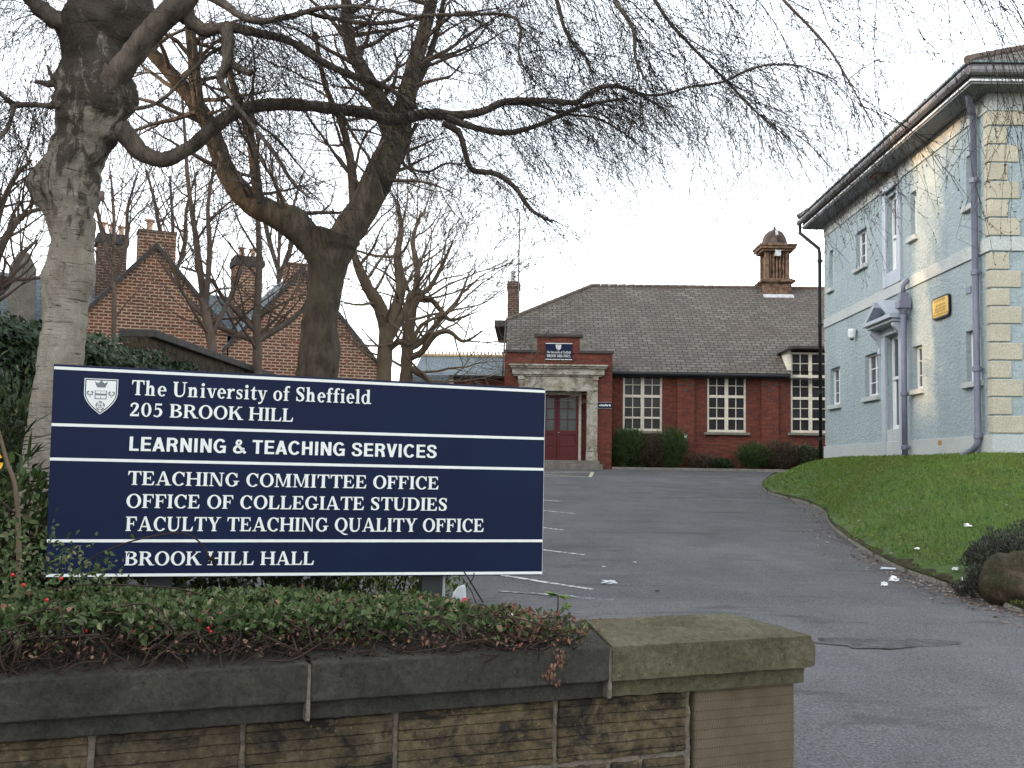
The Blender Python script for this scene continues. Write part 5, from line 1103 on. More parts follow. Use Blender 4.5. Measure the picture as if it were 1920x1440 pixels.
bl('l', [(180,70,60),(140,52,40),(105,36,34),(65,6,32),(40,-40,26),(10,-120,20)], 8, 7.7)
bl('m', [(135,190,16),(100,198,13),(60,196,11),(24,194,10),(2,176,8),(-30,150,6)], 8, 7.8, 6)
bl('m2', [(26,196,9),(20,226,8),(8,250,7),(-12,272,6)], 7.85, 7.8, 6)
bl('n', [(250,205,8),(300,190,7),(350,142,7),(398,98,7),(440,80,4)], 7.9, 8.1, 6)
bl('k1', [(640,212,7),(668,262,6),(700,310,4),(720,370,3)], 8.2, 8.1, 6)
bl('p', [(1000,-90,12),(1040,-10,9),(1062,62,7),(1098,108,6),(1114,152,3)], 7.4, 7.2, 6)
bl('q', [(1110,-100,12),(1150,-5,9),(1186,52,8),(1192,110,6),(1216,160,3)], 7.0, 6.9, 6)
bl('o', [(1196,176,6),(1238,178,5),(1290,164,5),(1356,153,5),(1400,132,5),(1442,122,4),(1500,124,3),(1556,146,2)], 8.5, 8.2, 6)
bl('t', [(1180,-90,10),(1240,20,7),(1290,80,6),(1362,152,5),(1420,212,4),(1480,260,2)], 7.2, 7.6, 6)
bl('rr', [(1380,-110,10),(1460,-10,7),(1545,80,5),(1590,150,4),(1640,240,3)], 6.0, 5.8, 6)
# limbs carrying the weeping crown above the picture
bl('c1', [(230,-80,60),(420,-200,46),(700,-230,34),(1000,-190,26),(1300,-150,18),(1600,-110,11),(1900,-70,5)], 8, 6.4)
bl('c2', [(240,-110,50),(360,-240,38),(560,-260,30),(800,-170,20),(1100,-110,12),(1330,-80,6)], 8, 9.2)
bl('c3', [(225,-60,50),(90,-190,34),(-150,-240,20),(-400,-150,10)], 8, 7.0)
bl('c4', [(250,-100,40),(420,-130,28),(640,-120,20),(900,-90,12),(1120,-60,6)], 7.8, 7.0)
tw = Twigs()
def spawn(key, n, L=(.5, 1.1), r=.0029, t0=.15, out=(.5, 0, -.3), side=.5, depth=2, spread=.8, droop=.12, drift=None, bl_=.015):
    cr = L_[key]
    for k in range(int(n*2.25)):
        t = t0+(1-t0)*rg.random(); i = min(len(cr)-2, int(t*(len(cr)-1))); c = cr[i]; tv = V(cr[i+1][:3])-V(c[:3])
        d = tv.normalized()*.5+V(out)+V((rg.gauss(0, spread), rg.gauss(0, spread*.7), rg.gauss(0, spread*.8)))
        tw.strand(c[:3], d, rg.uniform(*L), r*rg.uniform(.6, 1.2), rg, droop, .16, side, depth, bl_, .08, drift)
dr = V((.035, 0, 0))
spawn('s', 74, (.35, 1.0), t0=.28, drift=dr); spawn('s', 26, (.5, 1.25), t0=.70, drift=dr, depth=2, side=.6); spawn('sb', 34, (.4, 1.15), t0=.2, drift=dr); spawn('sc', 30, (.3, .75), t0=.15); spawn('sd', 12, (.3, .7)); spawn('s2', 20, (.5,1.2), drift=dr)
spawn('u', 14, (.4, 1.0)); spawn('v', 60, (.45, 1.15), t0=.12, drift=dr); spawn('vh', 38, (.35, .9), t0=.1); spawn('w', 34, (.45, 1.1)); spawn('x', 46, (.4, 1.15), drift=dr); spawn('l', 30, (.4, 1.1), out=(-.3,0,-.2)); spawn('m', 34, (.4, 1.1), out=(-.3,0,-.3)); spawn('m2', 12, (.3, .9), out=(-.2,0,-.3))
spawn('n', 20, (.3, .8)); spawn('k1', 12, (.3, .7)); spawn('p', 22, (.4, 1.0), drift=dr); spawn('q', 26, (.4, 1.05), drift=dr); spawn('o', 34, (.45, 1.15), t0=.2); spawn('t', 40, (.5, 1.2), drift=dr); spawn('rr', 13, (.4, .95), drift=dr)
# long weeping strands let down from the high limbs: (limb, how many, range along it, length range)
for key, n, t0, L, dx in (('c1', 40, .36, (1.2, 2.1), .05), ('c1', 9, .78, (.8, 1.4), .04), ('c2', 46, .3, (1.0, 2.0), .05), ('c3', 40, .12, (1.0, 2.2), -.02), ('c4', 56, .22, (.7, 1.7), .05)):
    cr = L_[key]
    for k in range(int(n*1.85)):
        t = t0+(1-t0)*rg.random(); i = min(len(cr)-2, int(t*(len(cr)-1)))
        tw.strand(cr[i][:3], V((rg.uniform(.1, 1.0)*(1 if dx > 0 else -1), rg.gauss(0, .45), rg.uniform(-.6, .1))), rg.uniform(*L), .0030*rg.uniform(.7, 1.5), rg, .15, .14, .42, 2, .016, .085, V((dx*.7, 0, 0)))
tw.build(birch, MAT['twig'], MAT['bud'])

# --- upright bare trees
def grow(tw, p, d, L, r, lvl, rg, cfg):
    n = max(3, int(L/cfg['seg'])); stp = L/n; pts = [V(p)]; rad = [r]; d = V(d).normalized(); p = V(p)
    for i in range(n):
        d = (d+V((rg.gauss(0,1), rg.gauss(0,1), rg.gauss(0,1)))*cfg['wig']+V((0,0,cfg['up']))).normalized(); p = p+d*stp; pts.append(p.copy()); rr_ = max(cfg['rmin'], r*(1-cfg['taper']*(i+1)/n)); rad.append(rr_)
        if lvl > 0 and i >= n*cfg.get('from', .25) and rg.random() < cfg['br']:
            a = V((rg.gauss(0,1), rg.gauss(0,1), rg.gauss(0,.6))); a = (a-d*a.dot(d)); a = a.normalized() if a.length > .01 else d.orthogonal()
            grow(tw, p, d*cfg['fwd']+a*cfg['spr'], L*rg.uniform(*cfg['ratio']), rr_*rg.uniform(.45,.7), lvl-1, rg, cfg)
    tw.t.tube(pts, rad, 8 if r > .06 else (5 if r > .015 else 3), False)
    if lvl > 0: 
        for k in range(2): grow(tw, p, d+V((rg.gauss(0,.35), rg.gauss(0,.35), rg.gauss(0,.25))), L*rg.uniform(*cfg['ratio']), rad[-1]*.9, lvl-1, rg, cfg)
    elif cfg.get('bud') and rg.random() < cfg['bud']: tw.bud(p, d, cfg['bl']*rg.uniform(.6, 1.3), rg)
def limbs_grow(tw, cr, n, L, lvl, rg, cfg, t0=.3, sp=.8, upb=.5):
    for k in range(n):
        t = t0+(1-t0)*(k+rg.random())/n; i = min(len(cr)-2, int(t*(len(cr)-1))); c = cr[i]; tv = (V(cr[i+1][:3])-V(c[:3])).normalized()
        d = tv*.5+V((rg.gauss(0, sp), rg.gauss(0, sp), upb+rg.gauss(0, sp*.6))); grow(tw, c[:3], d, rg.uniform(*L), min(.045, c[3]*.45), lvl, rg, cfg)
CF = dict(seg=.16, wig=.14, up=.03, rmin=.0032, taper=.7, br=.42, fwd=.8, spr=.75, ratio=(.42, .68), bud=.7, bl=.04)
rg = random.Random(5)
fork = thing('forked_tree', at(590, 760, 17)+V((0,0,-.6)), 'big mossy bare tree whose stout trunk forks into two heavy limbs', 'tree')
cr = path([(588,860,84),(590,760,80),(594,700,78),(600,640,70),(606,580,64),(612,520,66),(618,470,86),(626,440,110)], 17, 17, 7); m = MB()
def wob2(p, dv, c, r): return p+dv*(r*(.2*noise.noise(p*2.4)+.12*noise.noise(p*6)+.06*noise.noise(V((p.x*18,p.y*18,p.z*3)))))
m.tube([c[:3] for c in cr], [c[3] for c in cr], 24, True, wob2); m.build('trunk', MAT['mossbark'], fork, smooth=True)
F_ = []
def fl_(pts, Y0, Y1, n=14, par=None, mat='mossbark', g=.08): c = limb('limb', pts, Y0, Y1, MAT[mat], par or fork, n, g, len(F_)*1.7+1); F_.append(c); return c
a1 = fl_([(616,500,62),(585,455,56),(548,418,62),(520,405,50),(470,378,46),(430,332,40),(405,270,36),(384,220,34),(340,160,28),(300,115,26),(268,78,22),(230,20,18),(190,-60,12)], 17, 16.4)
a2 = fl_([(622,490,66),(650,438,62),(678,395,60),(706,340,58),(735,280,56),(752,225,44),(765,170,36),(780,110,30),(800,40,26),(815,-30,22),(830,-120,14)], 17, 17.4)
a3 = fl_([(392,240,26),(372,190,24),(362,110,22),(356,40,20),(350,-60,14)], 16.5, 16.2, 10)
a4 = fl_([(738,262,40),(715,200,36),(690,150,30),(660,95,26),(650,40,22),(648,-40,16)], 17.2, 16.9, 12)
a5 = fl_([(486,384,22),(478,320,20),(470,260,18),(455,210,16),(430,130,13),(425,40,9)], 16.7, 16.4, 8)
a6 = fl_([(764,190,18),(790,140,16),(810,90,13),(826,30,10),(838,-40,7)], 17.3, 17.6, 8)
a7 = fl_([(664,415,20),(662,350,18),(655,290,16),(640,230,13),(610,160,11),(590,60,8)], 17.1, 16.8, 8)
tw = Twigs()
for c, n in ((a1, 22), (a2, 22), (a3, 14), (a4, 16), (a5, 14), (a6, 12), (a7, 12)): limbs_grow(tw, c, n, (.7, 1.7), 2, rg, CF, .15, .8, .1)
m = MB()
tw.build(fork, MAT['twig2'], MAT['bud'])
# --- two sunlit trees near the annexe, thin trees by the house, and scrub trees at the left edge
CT = dict(seg=.26, wig=.13, up=.05, rmin=.0062, taper=.7, br=.58, fwd=.85, spr=.8, ratio=(.45, .72), bud=.5, bl=.06)
CT3 = dict(CT, br=.36, rmin=.0055, seg=.24, ratio=(.42,.62))
def bare(name, label, base, trunk, limbs, Y, mat, cfg, n, L, lvl, seed, tmat='twig2', group='bare trees in front of the houses'):
    rg = random.Random(seed); t = thing(name, at(*base, Y), label, 'tree', group); cr = path(trunk, Y, Y, 6); m = MB(); m.tube([c[:3] for c in cr], [c[3] for c in cr], 12, True, wob2); m.build('trunk', MAT[mat], t, smooth=True)
    tw = Twigs(); cs = [cr]
    for pts, dy in limbs: cs.append(limb('limb', pts, Y, Y+dy, MAT[mat], t, 8, .1, seed+len(cs)))
    for i, c in enumerate(cs): limbs_grow(tw, c, n if i else n//2, L, lvl, rg, cfg, .55 if i == 0 and limbs else .12)
    tw.build(t, MAT[tmat], MAT['bud']); return t
bare('bare_tree', 'tan barked bare tree right of the brick gable, trunk splitting low into three limbs', (717,800), [(716,830,36),(717,760,33),(720,700,31),(722,650,29),(726,608,32)],
     [([(724,615,28),(712,575,26),(690,540,22),(672,500,17),(662,470,12),(650,430,7)], -.8), ([(727,612,26),(745,570,22),(752,530,20),(745,480,15),(752,430,11),(745,380,6)], .6), ([(726,640,18),(750,600,16),(765,570,14),(772,550,12),(800,545,10),(828,500,7),(850,450,4)], .3), ([(722,660,14),(750,640,12),(770,645,10),(790,610,8),(830,590,5)], -.6)], 27, 'tan', CT3, 9, (1.2, 2.3), 3, 11, 'twig3')
bare('bare_tree', 'bare tree with a thin leaning tan trunk and spreading orange-tinted limbs, left of the annexe', (757,800), [(757,830,32),(756,770,28),(760,720,25),(762,690,22),(764,640,22),(771,590,20),(775,560,16)],
     [([(771,590,16),(780,545,14),(782,500,11),(774,450,9),(790,400,5)], .5), ([(764,672,14),(790,660,13),(815,628,12),(842,622,9),(870,640,6),(905,620,3)], -.5), ([(776,560,12),(805,560,11),(825,580,10),(845,600,7),(880,590,4)], .5), ([(764,655,14),(790,640,12),(825,600,10),(860,560,7),(880,510,3)], .8), ([(766,690,14),(795,705,12),(815,725,9),(840,760,6)], -.3)], 29, 'tan', CT3, 9, (1.2, 2.4), 3, 12, 'twig3')
bare('bare_tree', 'slim grey bare tree leaning across the left gable, its stem dividing in two', (408,720), [(412,740,24),(404,690,22),(396,640,19),(388,600,17),(380,560,16)],
     [([(382,565,15),(374,500,13),(365,430,11),(356,370,9),(350,310,8),(346,240,6),(340,170,4)], .4), ([(384,580,13),(390,520,11),(393,460,10),(390,390,8),(398,330,6),(410,260,4)], -.3), ([(396,630,10),(430,560,8),(445,520,6),(470,470,3)], .4), ([(388,600,8),(350,560,6),(330,520,5),(310,470,3)], -.4)], 22, 'greybark', dict(CT, rmin=.005), 8, (.8, 1.8), 2, 13)
bare('bare_tree', 'thin dark bare tree between the two brick gables with long low side limbs', (482,740), [(482,760,18),(482,700,17),(482,640,16),(480,590,18)],
     [([(481,600,15),(484,540,14),(486,480,12),(484,420,10),(482,350,9),(476,280,7),(470,200,4)], .4), ([(480,620,13),(450,590,10),(420,560,8),(390,520,6),(340,500,4)], -.3), ([(482,640,13),(510,622,12),(545,600,10),(590,560,6)], .3), ([(480,640,12),(440,625,10),(400,610,8),(360,600,4)], .3)], 23, 'greybark', dict(CT, rmin=.005), 8, (.8, 1.7), 2, 14)
bare('bare_tree', 'dense twiggy bare tree at the far left edge behind the birch', (-40,700), [(-40,720,34),(-35,600,30),(-20,520,26)],
     [([(-20,520,20),(0,470,16),(20,430,13),(50,400,10),(90,390,5)], .5), ([(-25,540,18),(-10,440,15),(5,380,12),(30,330,9),(60,300,4)], -.5), ([(-25,560,16),(10,540,12),(40,480,9),(70,450,5)], .4)], 16, 'greybark', dict(CT, seg=.2, rmin=.004), 12, (.7, 1.6), 2, 15)
for k, (x, Y, s) in enumerate(((210, 30, 31), (320, 40, 35), (520, 41, 39))):
    rgk = random.Random(s); bare('bare_tree', ['pale distant bare tree showing over the roof between birch and tall chimney', 'distant bare tree seen over the roof right of the tall chimney', 'distant bare tree seen behind the middle chimney stack'][k], (x,700), [(x,720,10),(x+4,600,9),(x+2,500,8)],
     [([(x+2,510,7),(x-18,440,9),(x-30,380,6),(x-45,320,3)], .5), ([(x+3,530,6),(x+26,460,9),(x+30,390,6),(x+50,320,3)], -.5), ([(x+2,500,6),(x+4,420,7),(x-2,330,4)], .5)], Y, 'greybark', dict(CT, rmin=.009, seg=.4), 8, (1.3, 3.0), 2, s, group='distant bare trees over the roofs')
# ------------------------------------------------------------------ foliage helpers
def leafset(vs, fs, p, d, up, L, W, fold=.25):
    """one folded leaf: base p, along d"""
    d = d.normalized(); s = d.cross(up); s = s.normalized() if s.length > 1e-4 else d.orthogonal().normalized(); n = s.cross(d)
    b = len(vs); m = p+d*(L*.32); q = p+d*(L*.72); h = n*(W*fold)
    vs += [tuple(p), tuple(m+s*(W*.5)+h), tuple(q+s*(W*.42)+h), tuple(p+d*L), tuple(q-s*(W*.42)+h), tuple(m-s*(W*.5)+h)]; fs += [(b, b+1, b+2, b+3), (b, b+3, b+4, b+5)]
def rv(rg, s=1): return V((rg.gauss(0, s), rg.gauss(0, s), rg.gauss(0, s)))
def shrub(name, label, cat, c, rad, n, L, W, mat, seed, stems=30, smat='stemm', group=None, lump=.3, up=.6, base=None, hollow=.25):
    rg = random.Random(seed); c = V(c); base = V(base) if base else c-V((0, 0, rad[2])); t = thing(name, base, label, cat, group); vs, fs = [], []
    for k in range(n):
        q = rv(rg).normalized()*(rg.random()**hollow); f_ = 1+lump*noise.noise(q*2.2+V((seed, 0, 0)))*1.6
        p = c+V((q.x*rad[0], q.y*rad[1], q.z*rad[2]))*f_
        if p.z < base.z-.05: continue
        d = q*.8+V((0, 0, up))+rv(rg, .6); leafset(vs, fs, p, d, V((0, 0, 1))+rv(rg, .5), L*rg.uniform(.6, 1.3), W*rg.uniform(.7, 1.2))
    m = MB(); m.v, m.f = vs, fs; m.build('foliage', MAT[mat], t, uv=False); m = MB()
    for k in range(stems):
        q = rv(rg).normalized(); q.z = abs(q.z); e = c+V((q.x*rad[0], q.y*rad[1], q.z*rad[2]))*rg.uniform(.7, 1.02); b = base+V((rg.gauss(0, .2)*rad[0], rg.gauss(0, .2)*rad[1], 0)); md = b.lerp(e, .5)+rv(rg, .06)
        m.tube([b, md, e], [.012, .008, .003], 4, False)
    if stems: m.build('stems', MAT[smat], t, uv=False)
    return t
# planting bed behind the front wall
def bedz(t, n): return -.93-.1*(n < .34)+.16*max(0, min(1, (-t-.3)/2))-.30*max(0, n-1.0)+.05*noise.noise(V((t*2, n*2, 0)))
m = MB(); NB, MBn = 60, 24; T0, T1, N1 = -7, -.75, 2.6
for i in range(NB+1):
    for j in range(MBn+1): t = T0+(T1-T0)*i/NB; n_ = .30+(N1-.30)*j/MBn; m.v.append(tuple(wl(t, n_, bedz(t, n_)-.02)))
m.f = [(i*(MBn+1)+j, (i+1)*(MBn+1)+j, (i+1)*(MBn+1)+j+1, i*(MBn+1)+j+1) for i in range(NB) for j in range(MBn)]
tag(m.build('flower_bed', MAT['soil'], smooth=True), kind='structure')
# --- cotoneaster sprawling over the coping
rg = random.Random(33)
cot = thing('cotoneaster', wl(-2.2, .7, -1.0), 'sprawling cotoneaster with small green leaves, red berries and bare brown stems spilling over the wall', 'shrub')
TE = J2-.03; TS = TE+.60
def prof_h(t):                       # height of the mat above the coping ridge along the wall
    x = -(t-TS); return .02+.015*min(x, 1)+.055*max(0, min(1, (x-.85)/1.0))+.03*max(0, min(1, (x-1.9)/.8))
def front_n(t): x = -(t-TS); return .13-.10*max(0, min(1, (x-.25)/.3))+.07*max(0, min(1, (x-1.1)/.5))-.04*max(0, min(1, (x-2.2)/1))+.05*noise.noise(V((t*3.1, 2, 0)))
vs, fs, rvs, rfs = [], [], [], []
for k in range(26000):
    x = rg.random()**.9*4.3; t = TE-x; n_ = rg.uniform(0, 1)**1.15*1.25; fn = front_n(t)
    n_ = fn+n_; edge = max(0, 1-(n_-fn)/.16)
    if x < .3 and rg.random() > .35+x/.3*.7: continue
    if x < .3 and n_ > .62: continue
    top = -.735+prof_h(t)+.045*noise.noise(V((t*2.3, n_*2.5, 4)))+.03*noise.noise(V((t*7, n_*7, 1)))-.05*max(0, n_-.85)
    lo = rg.random()**2*(.07+.07*edge*min(1, x))
    p = wl(t, n_, top-lo)
    gap = noise.noise(V((t*1.9, 7, 0)))
    if edge > .2 and gap > .15 and rg.random() < .75: continue
    d = rv(rg, .6)+V((0, -.15-.5*edge, .45-.7*edge*rg.random())); red = x < .45 and rg.random() < .40 or rg.random() < .04
    L = rg.uniform(.020, .042)*(1.0+.15*min(1, x/2)); a, b = (rvs, rfs) if red else (vs, fs)
    leafset(a, b, p, d, V((0, -.5, 1))+rv(rg, .45), L, L*rg.uniform(.42, .6))
SPR = wt(1026, 1214)
# upright sprays at the far left and a trailing spray at the wall end
for (px, py, Y, n, s) in ((60,1085,4.7,260,.14),(20,1050,4.7,220,.13),(175,1078,5.0,120,.06),(120,1048,5.5,70,.06)):
    c = at(px, py, Y)
    for k in range(n): p = c+V((rg.gauss(0, s), rg.gauss(0, s*.5), rg.gauss(0, s*.7))); leafset(vs, fs, p, rv(rg)+V((0,-.3,.4)), V((0,-.5,1))+rv(rg,.4), rg.uniform(.02,.036), .014)
for t0, n0 in ((J2-.42,.14),(J2-.36,.2),(J2-.40,.30),(J2-.30,.27)):
    for k in range(26): 
        a = k/26; p = wl(t0+a*.34, n0-.02*a+.05*sin(a*5), -.775+.06*(1-abs(n0-.28)/.28)+.01); leafset(rvs, rfs, p+rv(rg,.008), rv(rg)+wu*.8, V((0,0,1))+rv(rg,.5), rg.uniform(.012,.024), .009)
for k in range(60):
    a = rg.random(); p = wl(SPR+.03*sin(a*7), -.014, -.80-.14*a)+rv(rg, .012); leafset(rvs, rfs, p, V((0,-.3,-1))+rv(rg,.4), V((0,-1,0)), .022, .01)
m = MB(); m.v, m.f = vs, fs; m.build('foliage', MAT['leaf'], cot, uv=False)
for k in range(1100):
    x = rg.random()*4.2; t = TE-.1-x; p = wl(t, front_n(t)+rg.uniform(-.1,.3), -.785+rg.random()**2*.07+prof_h(t)*.4); leafset(rvs, rfs, p, rv(rg), V((0,0,1))+rv(rg,.6), rg.uniform(.012,.03), .012)
m = MB(); m.v, m.f = rvs, rfs; m.build('dead_leaves', MAT['redleaf'], cot, uv=False)
m = MB()
for k in range(1500):
    x = rg.random()*4.2; t = TE-.15-x; fn = front_n(t); a = wl(t+rg.gauss(0,.03), fn+rg.uniform(-.13, .35)+.05, -.80+rg.uniform(.0,.03)); 
    zt = -.735+prof_h(t)-.03; b = wl(t+rg.gauss(0,.13), max(.02, fn+rg.uniform(-.16,.25)), zt-rg.uniform(-.01,.09)*1.2); c = a.lerp(b, .5)+rv(rg, .035)
    m.tube(catmull([tuple(a), tuple(c), tuple(b)], 3), [rg.uniform(.0016,.0042)]*7, 4, False)
for k in range(90):                   # long sprawling stems, some poking out over the stone
    x = .1+rg.random()*4; t = TE-x; fn = front_n(t); a = wl(t, fn+.2, -.73+prof_h(t)); b = a+wu*rg.gauss(0,.16)-wn*rg.uniform(.1,.3)+V((0,0,-rg.uniform(.02,.1))); m.tube(catmull([tuple(a), tuple(a.lerp(b,.5)+rv(rg,.03)+V((0,0,.03))), tuple(b)], 4), [.0035]*8+[.0015], 4, False)
ar = [at(x, y, 5.75) for x, y in ((150,1068),(168,1050),(196,1034),(250,1014),(318,1000),(350,1001),(376,1018),(390,1040),(395,1052))]
m.tube(catmull([tuple(p) for p in ar], 4), [.0045]*33, 5, False)
ar = [at(x, y, 5.0) for x, y in ((90,1110),(140,1098),(230,1097),(330,1103),(385,1118))]; m.tube(catmull([tuple(p) for p in ar], 4), [.004]*17, 5, False)
m.build('stems', MAT['stemm'], cot, uv=False)
m = MB()
for k in range(9): m.lathe(at(394, 1049, 5.74)+rv(rg,.014), [(0,-.012),(.007,-.006),(.008,.003),(0,.012)], 6)
m.build('seed_cluster', MAT['soil'], cot)
for px, py in ((12,1232),(25,1218),(27,1148),(40,1152),(65,1180),(106,1178),(88,1125),(505,1195),(513,1206),(24,1078),(44,1097),(115,1085)):
    m = MB(); Y = 4.35+.55*px/510; m.lathe(at(px, py, Y-.04), [(0,-.0075),(.0055,-.005),(.0078,0),(.006,.005),(.0015,.0078)], 10); m.build('berry', MAT['berry'], cot, smooth=True)
for k in range(14):
    t = -2.6-rg.random()*1.9; m = MB(); m.lathe(wl(t, front_n(t)+rg.uniform(-.04,.2), -.74+prof_h(t)-rg.uniform(-.015,.07)), [(0,-.0068),(.0048,-.005),(.0066,0),(.0048,.005),(.0015,.0068)], 8); m.build('berry', MAT['berry'], cot, smooth=True)
# --- shrubs around the sign and the birch foot
q = at(690, 1118, 7.6); shrub('golden_shrub', 'lime green leafy shrub in shade behind the notice board, left of the grey post', 'shrub', q+V((.1,0,.10)), (.5,.4,.42), 2600, .05, .022, 'lime', 41, 24)
q = at(480, 1110, 7.3); shrub('dark_shrub', 'dark low shrub under the middle of the notice board', 'shrub', q-V((0,0,.08)), (.75,.35,.36), 1900, .07, .035, 'ever', 42, 24)
q = at(230, 1110, 7.0); shrub('dark_shrub', 'dark low shrub under the left end of the notice board', 'shrub', q-V((0,0,.05)), (.7,.3,.34), 1700, .06, .03, 'ever', 43, 24)
q = at(20, 900, 8.9); shrub('evergreen_shrub', 'tall dark evergreen shrub at the left edge beside the birch trunk', 'shrub', q, (.75,.6,.82), 4600, .085, .03, 'ever', 44, 46, base=(q.x, q.y, -1.3), hollow=.33)
q = at(10, 985, 6.6); shrub('evergreen_shrub', 'low leafy shrub with broad mid green leaves at the left edge below the birch', 'shrub', q, (.42,.3,.36), 900, .07, .038, 'leaf', 45, 24, base=(q.x, q.y, -1.0))
q = at(95, 1020, 6.9); shrub('evergreen_shrub', 'small broad leaved sapling growing at the foot of the birch by the board', 'shrub', q, (.24,.2,.2), 260, .075, .04, 'leaf', 46, 14, base=(q.x, q.y, -1.0))
cane = thing('tall_stem', at(38, 1150, 5.6), 'tall bare brown cane with a yellow leaf at the left edge', 'plant')
m = MB(); m.tube(catmull([tuple(at(x, y, 5.6)) for x, y in ((36,1160),(36,1060),(33,960),(27,905),(14,870),(3,828),(-8,790))], 4), [.016*(1-.02*k) for k in range(25)], 8, False); m.build('cane', MAT['tan'], cane, smooth=True)
m = MB(); m.tube([at(29,962,5.6), at(18,955,5.55), at(0,938,5.5)], [.007,.006,.004], 6); m.build('side_shoot', MAT['stemm'], cane)
m = MB(); a_ = []; b__ = []; leafset(a_, b__, at(6, 868, 5.58), V((-.6,0,-.5)), V((0,-1,.2)), .055, .04); leafset(a_, b__, at(4, 858, 5.58), V((-.9,0,.3)), V((0,-1,.2)), .05, .03); m.v, m.f = a_, b__; m.build('yellow_leaf', MAT['yellowleaf'], cane)
for k, (x, y, Y) in enumerate(((45,905,6.9),(30,850,7.2))):
    m = MB(); a_, b__ = [], []
    for i in range(26): an = rng.random()*6.28; leafset(a_, b__, at(x, y, Y)+V((rng.gauss(0,.05),rng.gauss(0,.05),rng.gauss(0,.1))), V((cos(an), sin(an), rng.uniform(-.3,1.1))), V((0,0,1)), rng.uniform(.18,.36), .02)
    m.v, m.f = a_, b__; tg = thing('strap_leaf_plant', at(x, y+90, Y), ['pale strap leaved plant beside the birch trunk, at the level of the sans serif line', 'dark strap leaved plant just behind the paler one beside the birch'][k], 'plant'); m.build('leaves', MAT['leaf' if k == 0 else 'ivy'], tg)
# --- ivy over the boundary wall
rg = random.Random(51)
ivy = thing('ivy', (BWX+.15, 12, -1.2), 'thick dark ivy covering the boundary wall behind the birch', 'climber')
vs, fs = [], []
ivy_top = [(9.0, 1.66), (12.3, 1.66), (14.6, 1.70), (16.5, 1.68), (18.5, 1.66), (20.0, 1.64), (20.6, 1.2), (22, 1.0), (24, .4), (27, -.5)]
def itop(y):
    for (y0, z0), (y1, z1) in zip(ivy_top, ivy_top[1:]):
        if y <= y1: return z0+(z1-z0)*max(0, (y-y0)/(y1-y0))
    return -1
for k in range(30000):
    y = 8.2+rg.random()**1.15*17; zt = itop(y)+.16*noise.noise(V((y*1.1, 0, 3))); z = zt-abs(rg.gauss(0, .75)) if rg.random() < .75 else rg.uniform(-1.3, zt)
    if z < -1.5: continue
    bul = .16+.16*noise.noise(V((y*.9, z*1.1, 9)))+.07*noise.noise(V((y*3, z*3, 2))); x = BWX+max(.03, bul)+rg.uniform(-.05,.03)
    if z > 1.42 and y < 17: x = BWX+rg.uniform(-.45, .25)*1.0
    leafset(vs, fs, V((x, y, z)), V((.6, -.35, -.6))+rv(rg, .5), V((1, -.4, .5))+rv(rg, .35), rg.uniform(.05, .10), rg.uniform(.045,.085), .12)
m = MB(); m.v, m.f = vs, fs; m.build('foliage', MAT['ivy'], ivy, uv=False)
m = MB()
for k in range(60): y = rg.uniform(9, 24); m.tube(catmull([(BWX+.03, y, -1.3), (BWX+.04, y+rg.gauss(0,.2), -.2), (BWX+.05, y+rg.gauss(0,.4), min(zw-.2, itop(y)))], 4), .012, 4, False)
m.build('stems', MAT['stemm'], ivy, uv=False)
# --- shrubs along the hall
for k, (px, py, rx, rz, n, mat, lab) in enumerate((
    (1180,842,.66,.70,4200,'bush','bright green bushy shrub against the hall, next to the brick pier of the porch'),
    (1222,846,.62,.56,4200,'scrub','brownish twiggy shrub under the first hall window'),
    (1258,842,.58,.68,3600,'bush','green feathery shrub right of the first hall window, beside the white vent'),
    (1318,868,.6,.28,1800,'scrub','low brown scrub against the hall wall below the second window'),
    (1352,872,.45,.2,800,'ivy','low dark green ground plant below the second hall window'),
    (1412,858,.55,.42,2600,'bush','rounded bright green shrub left of the second brick pilaster'),
    (1462,856,.8,.52,4600,'scrub','reddish brown bare shrub below the tall window that breaks the eaves'),
    (1512,858,.6,.42,1600,'ever','dark green shrub at the far right of the hall next to the lawn'))):
    q = at(px, py, YH-.6); shrub('hall_shrub', lab, 'shrub', q, (rx*.98,.42,rz), n, .17 if mat == 'bush' else .10, .022 if mat in ('bush','scrub') else .05, mat, 60+k, 26 if mat != 'scrub' else 70, 'stemm', 'shrubs in the bed along the hall', .35, .9, base=(q.x, q.y, .02))
# --- rock and dark heather at the right edge
q = at(1905, 1096, 11.5); rock = MB(); vs = []; NR, MR = 22, 14
for j in range(MR+1):
    for i in range(NR):
        a, b = 2*pi*i/NR, pi*j/MR; d = V((cos(a)*sin(b), sin(a)*sin(b), cos(b))); r = .98+.25*noise.noise(d*1.4+V((4,1,0)))-.3*abs(noise.noise(d*2.2+V((7,0,0))))+.09*noise.noise(d*7); vs.append(q+V((d.x*.38*r, d.y*.34*r, d.z*.34*r)))
rock.add(vs, [(j*NR+i, (j+1)*NR+i, (j+1)*NR+(i+1) % NR, j*NR+(i+1) % NR) for j in range(MR) for i in range(NR)])
tag(rock.build('rock', MAT['rock'], smooth=True, org=tuple(q-V((0,0,.3)))), 'large rounded brown rock on the lawn edge at the right of the photo', 'rock')
q = at(1905, 1040, 12.4); shrub('heather_shrub', 'dark low heather shrub spreading over the bank behind the rock', 'shrub', q-V((0,0,.12)), (.52,.56,.40), 9500, .045, .018, 'heath', 71, 60, hollow=.2, base=(q.x, q.y, q.z-.5))
q = at(1845, 1092, 12.0); shrub('heather_shrub', 'smaller dark heather clump at the kerb left of the rock', 'shrub', q-V((0,0,.1)), (.3,.32,.22), 3600, .04, .016, 'heath', 72, 26, hollow=.2, base=(q.x, q.y, q.z-.3))
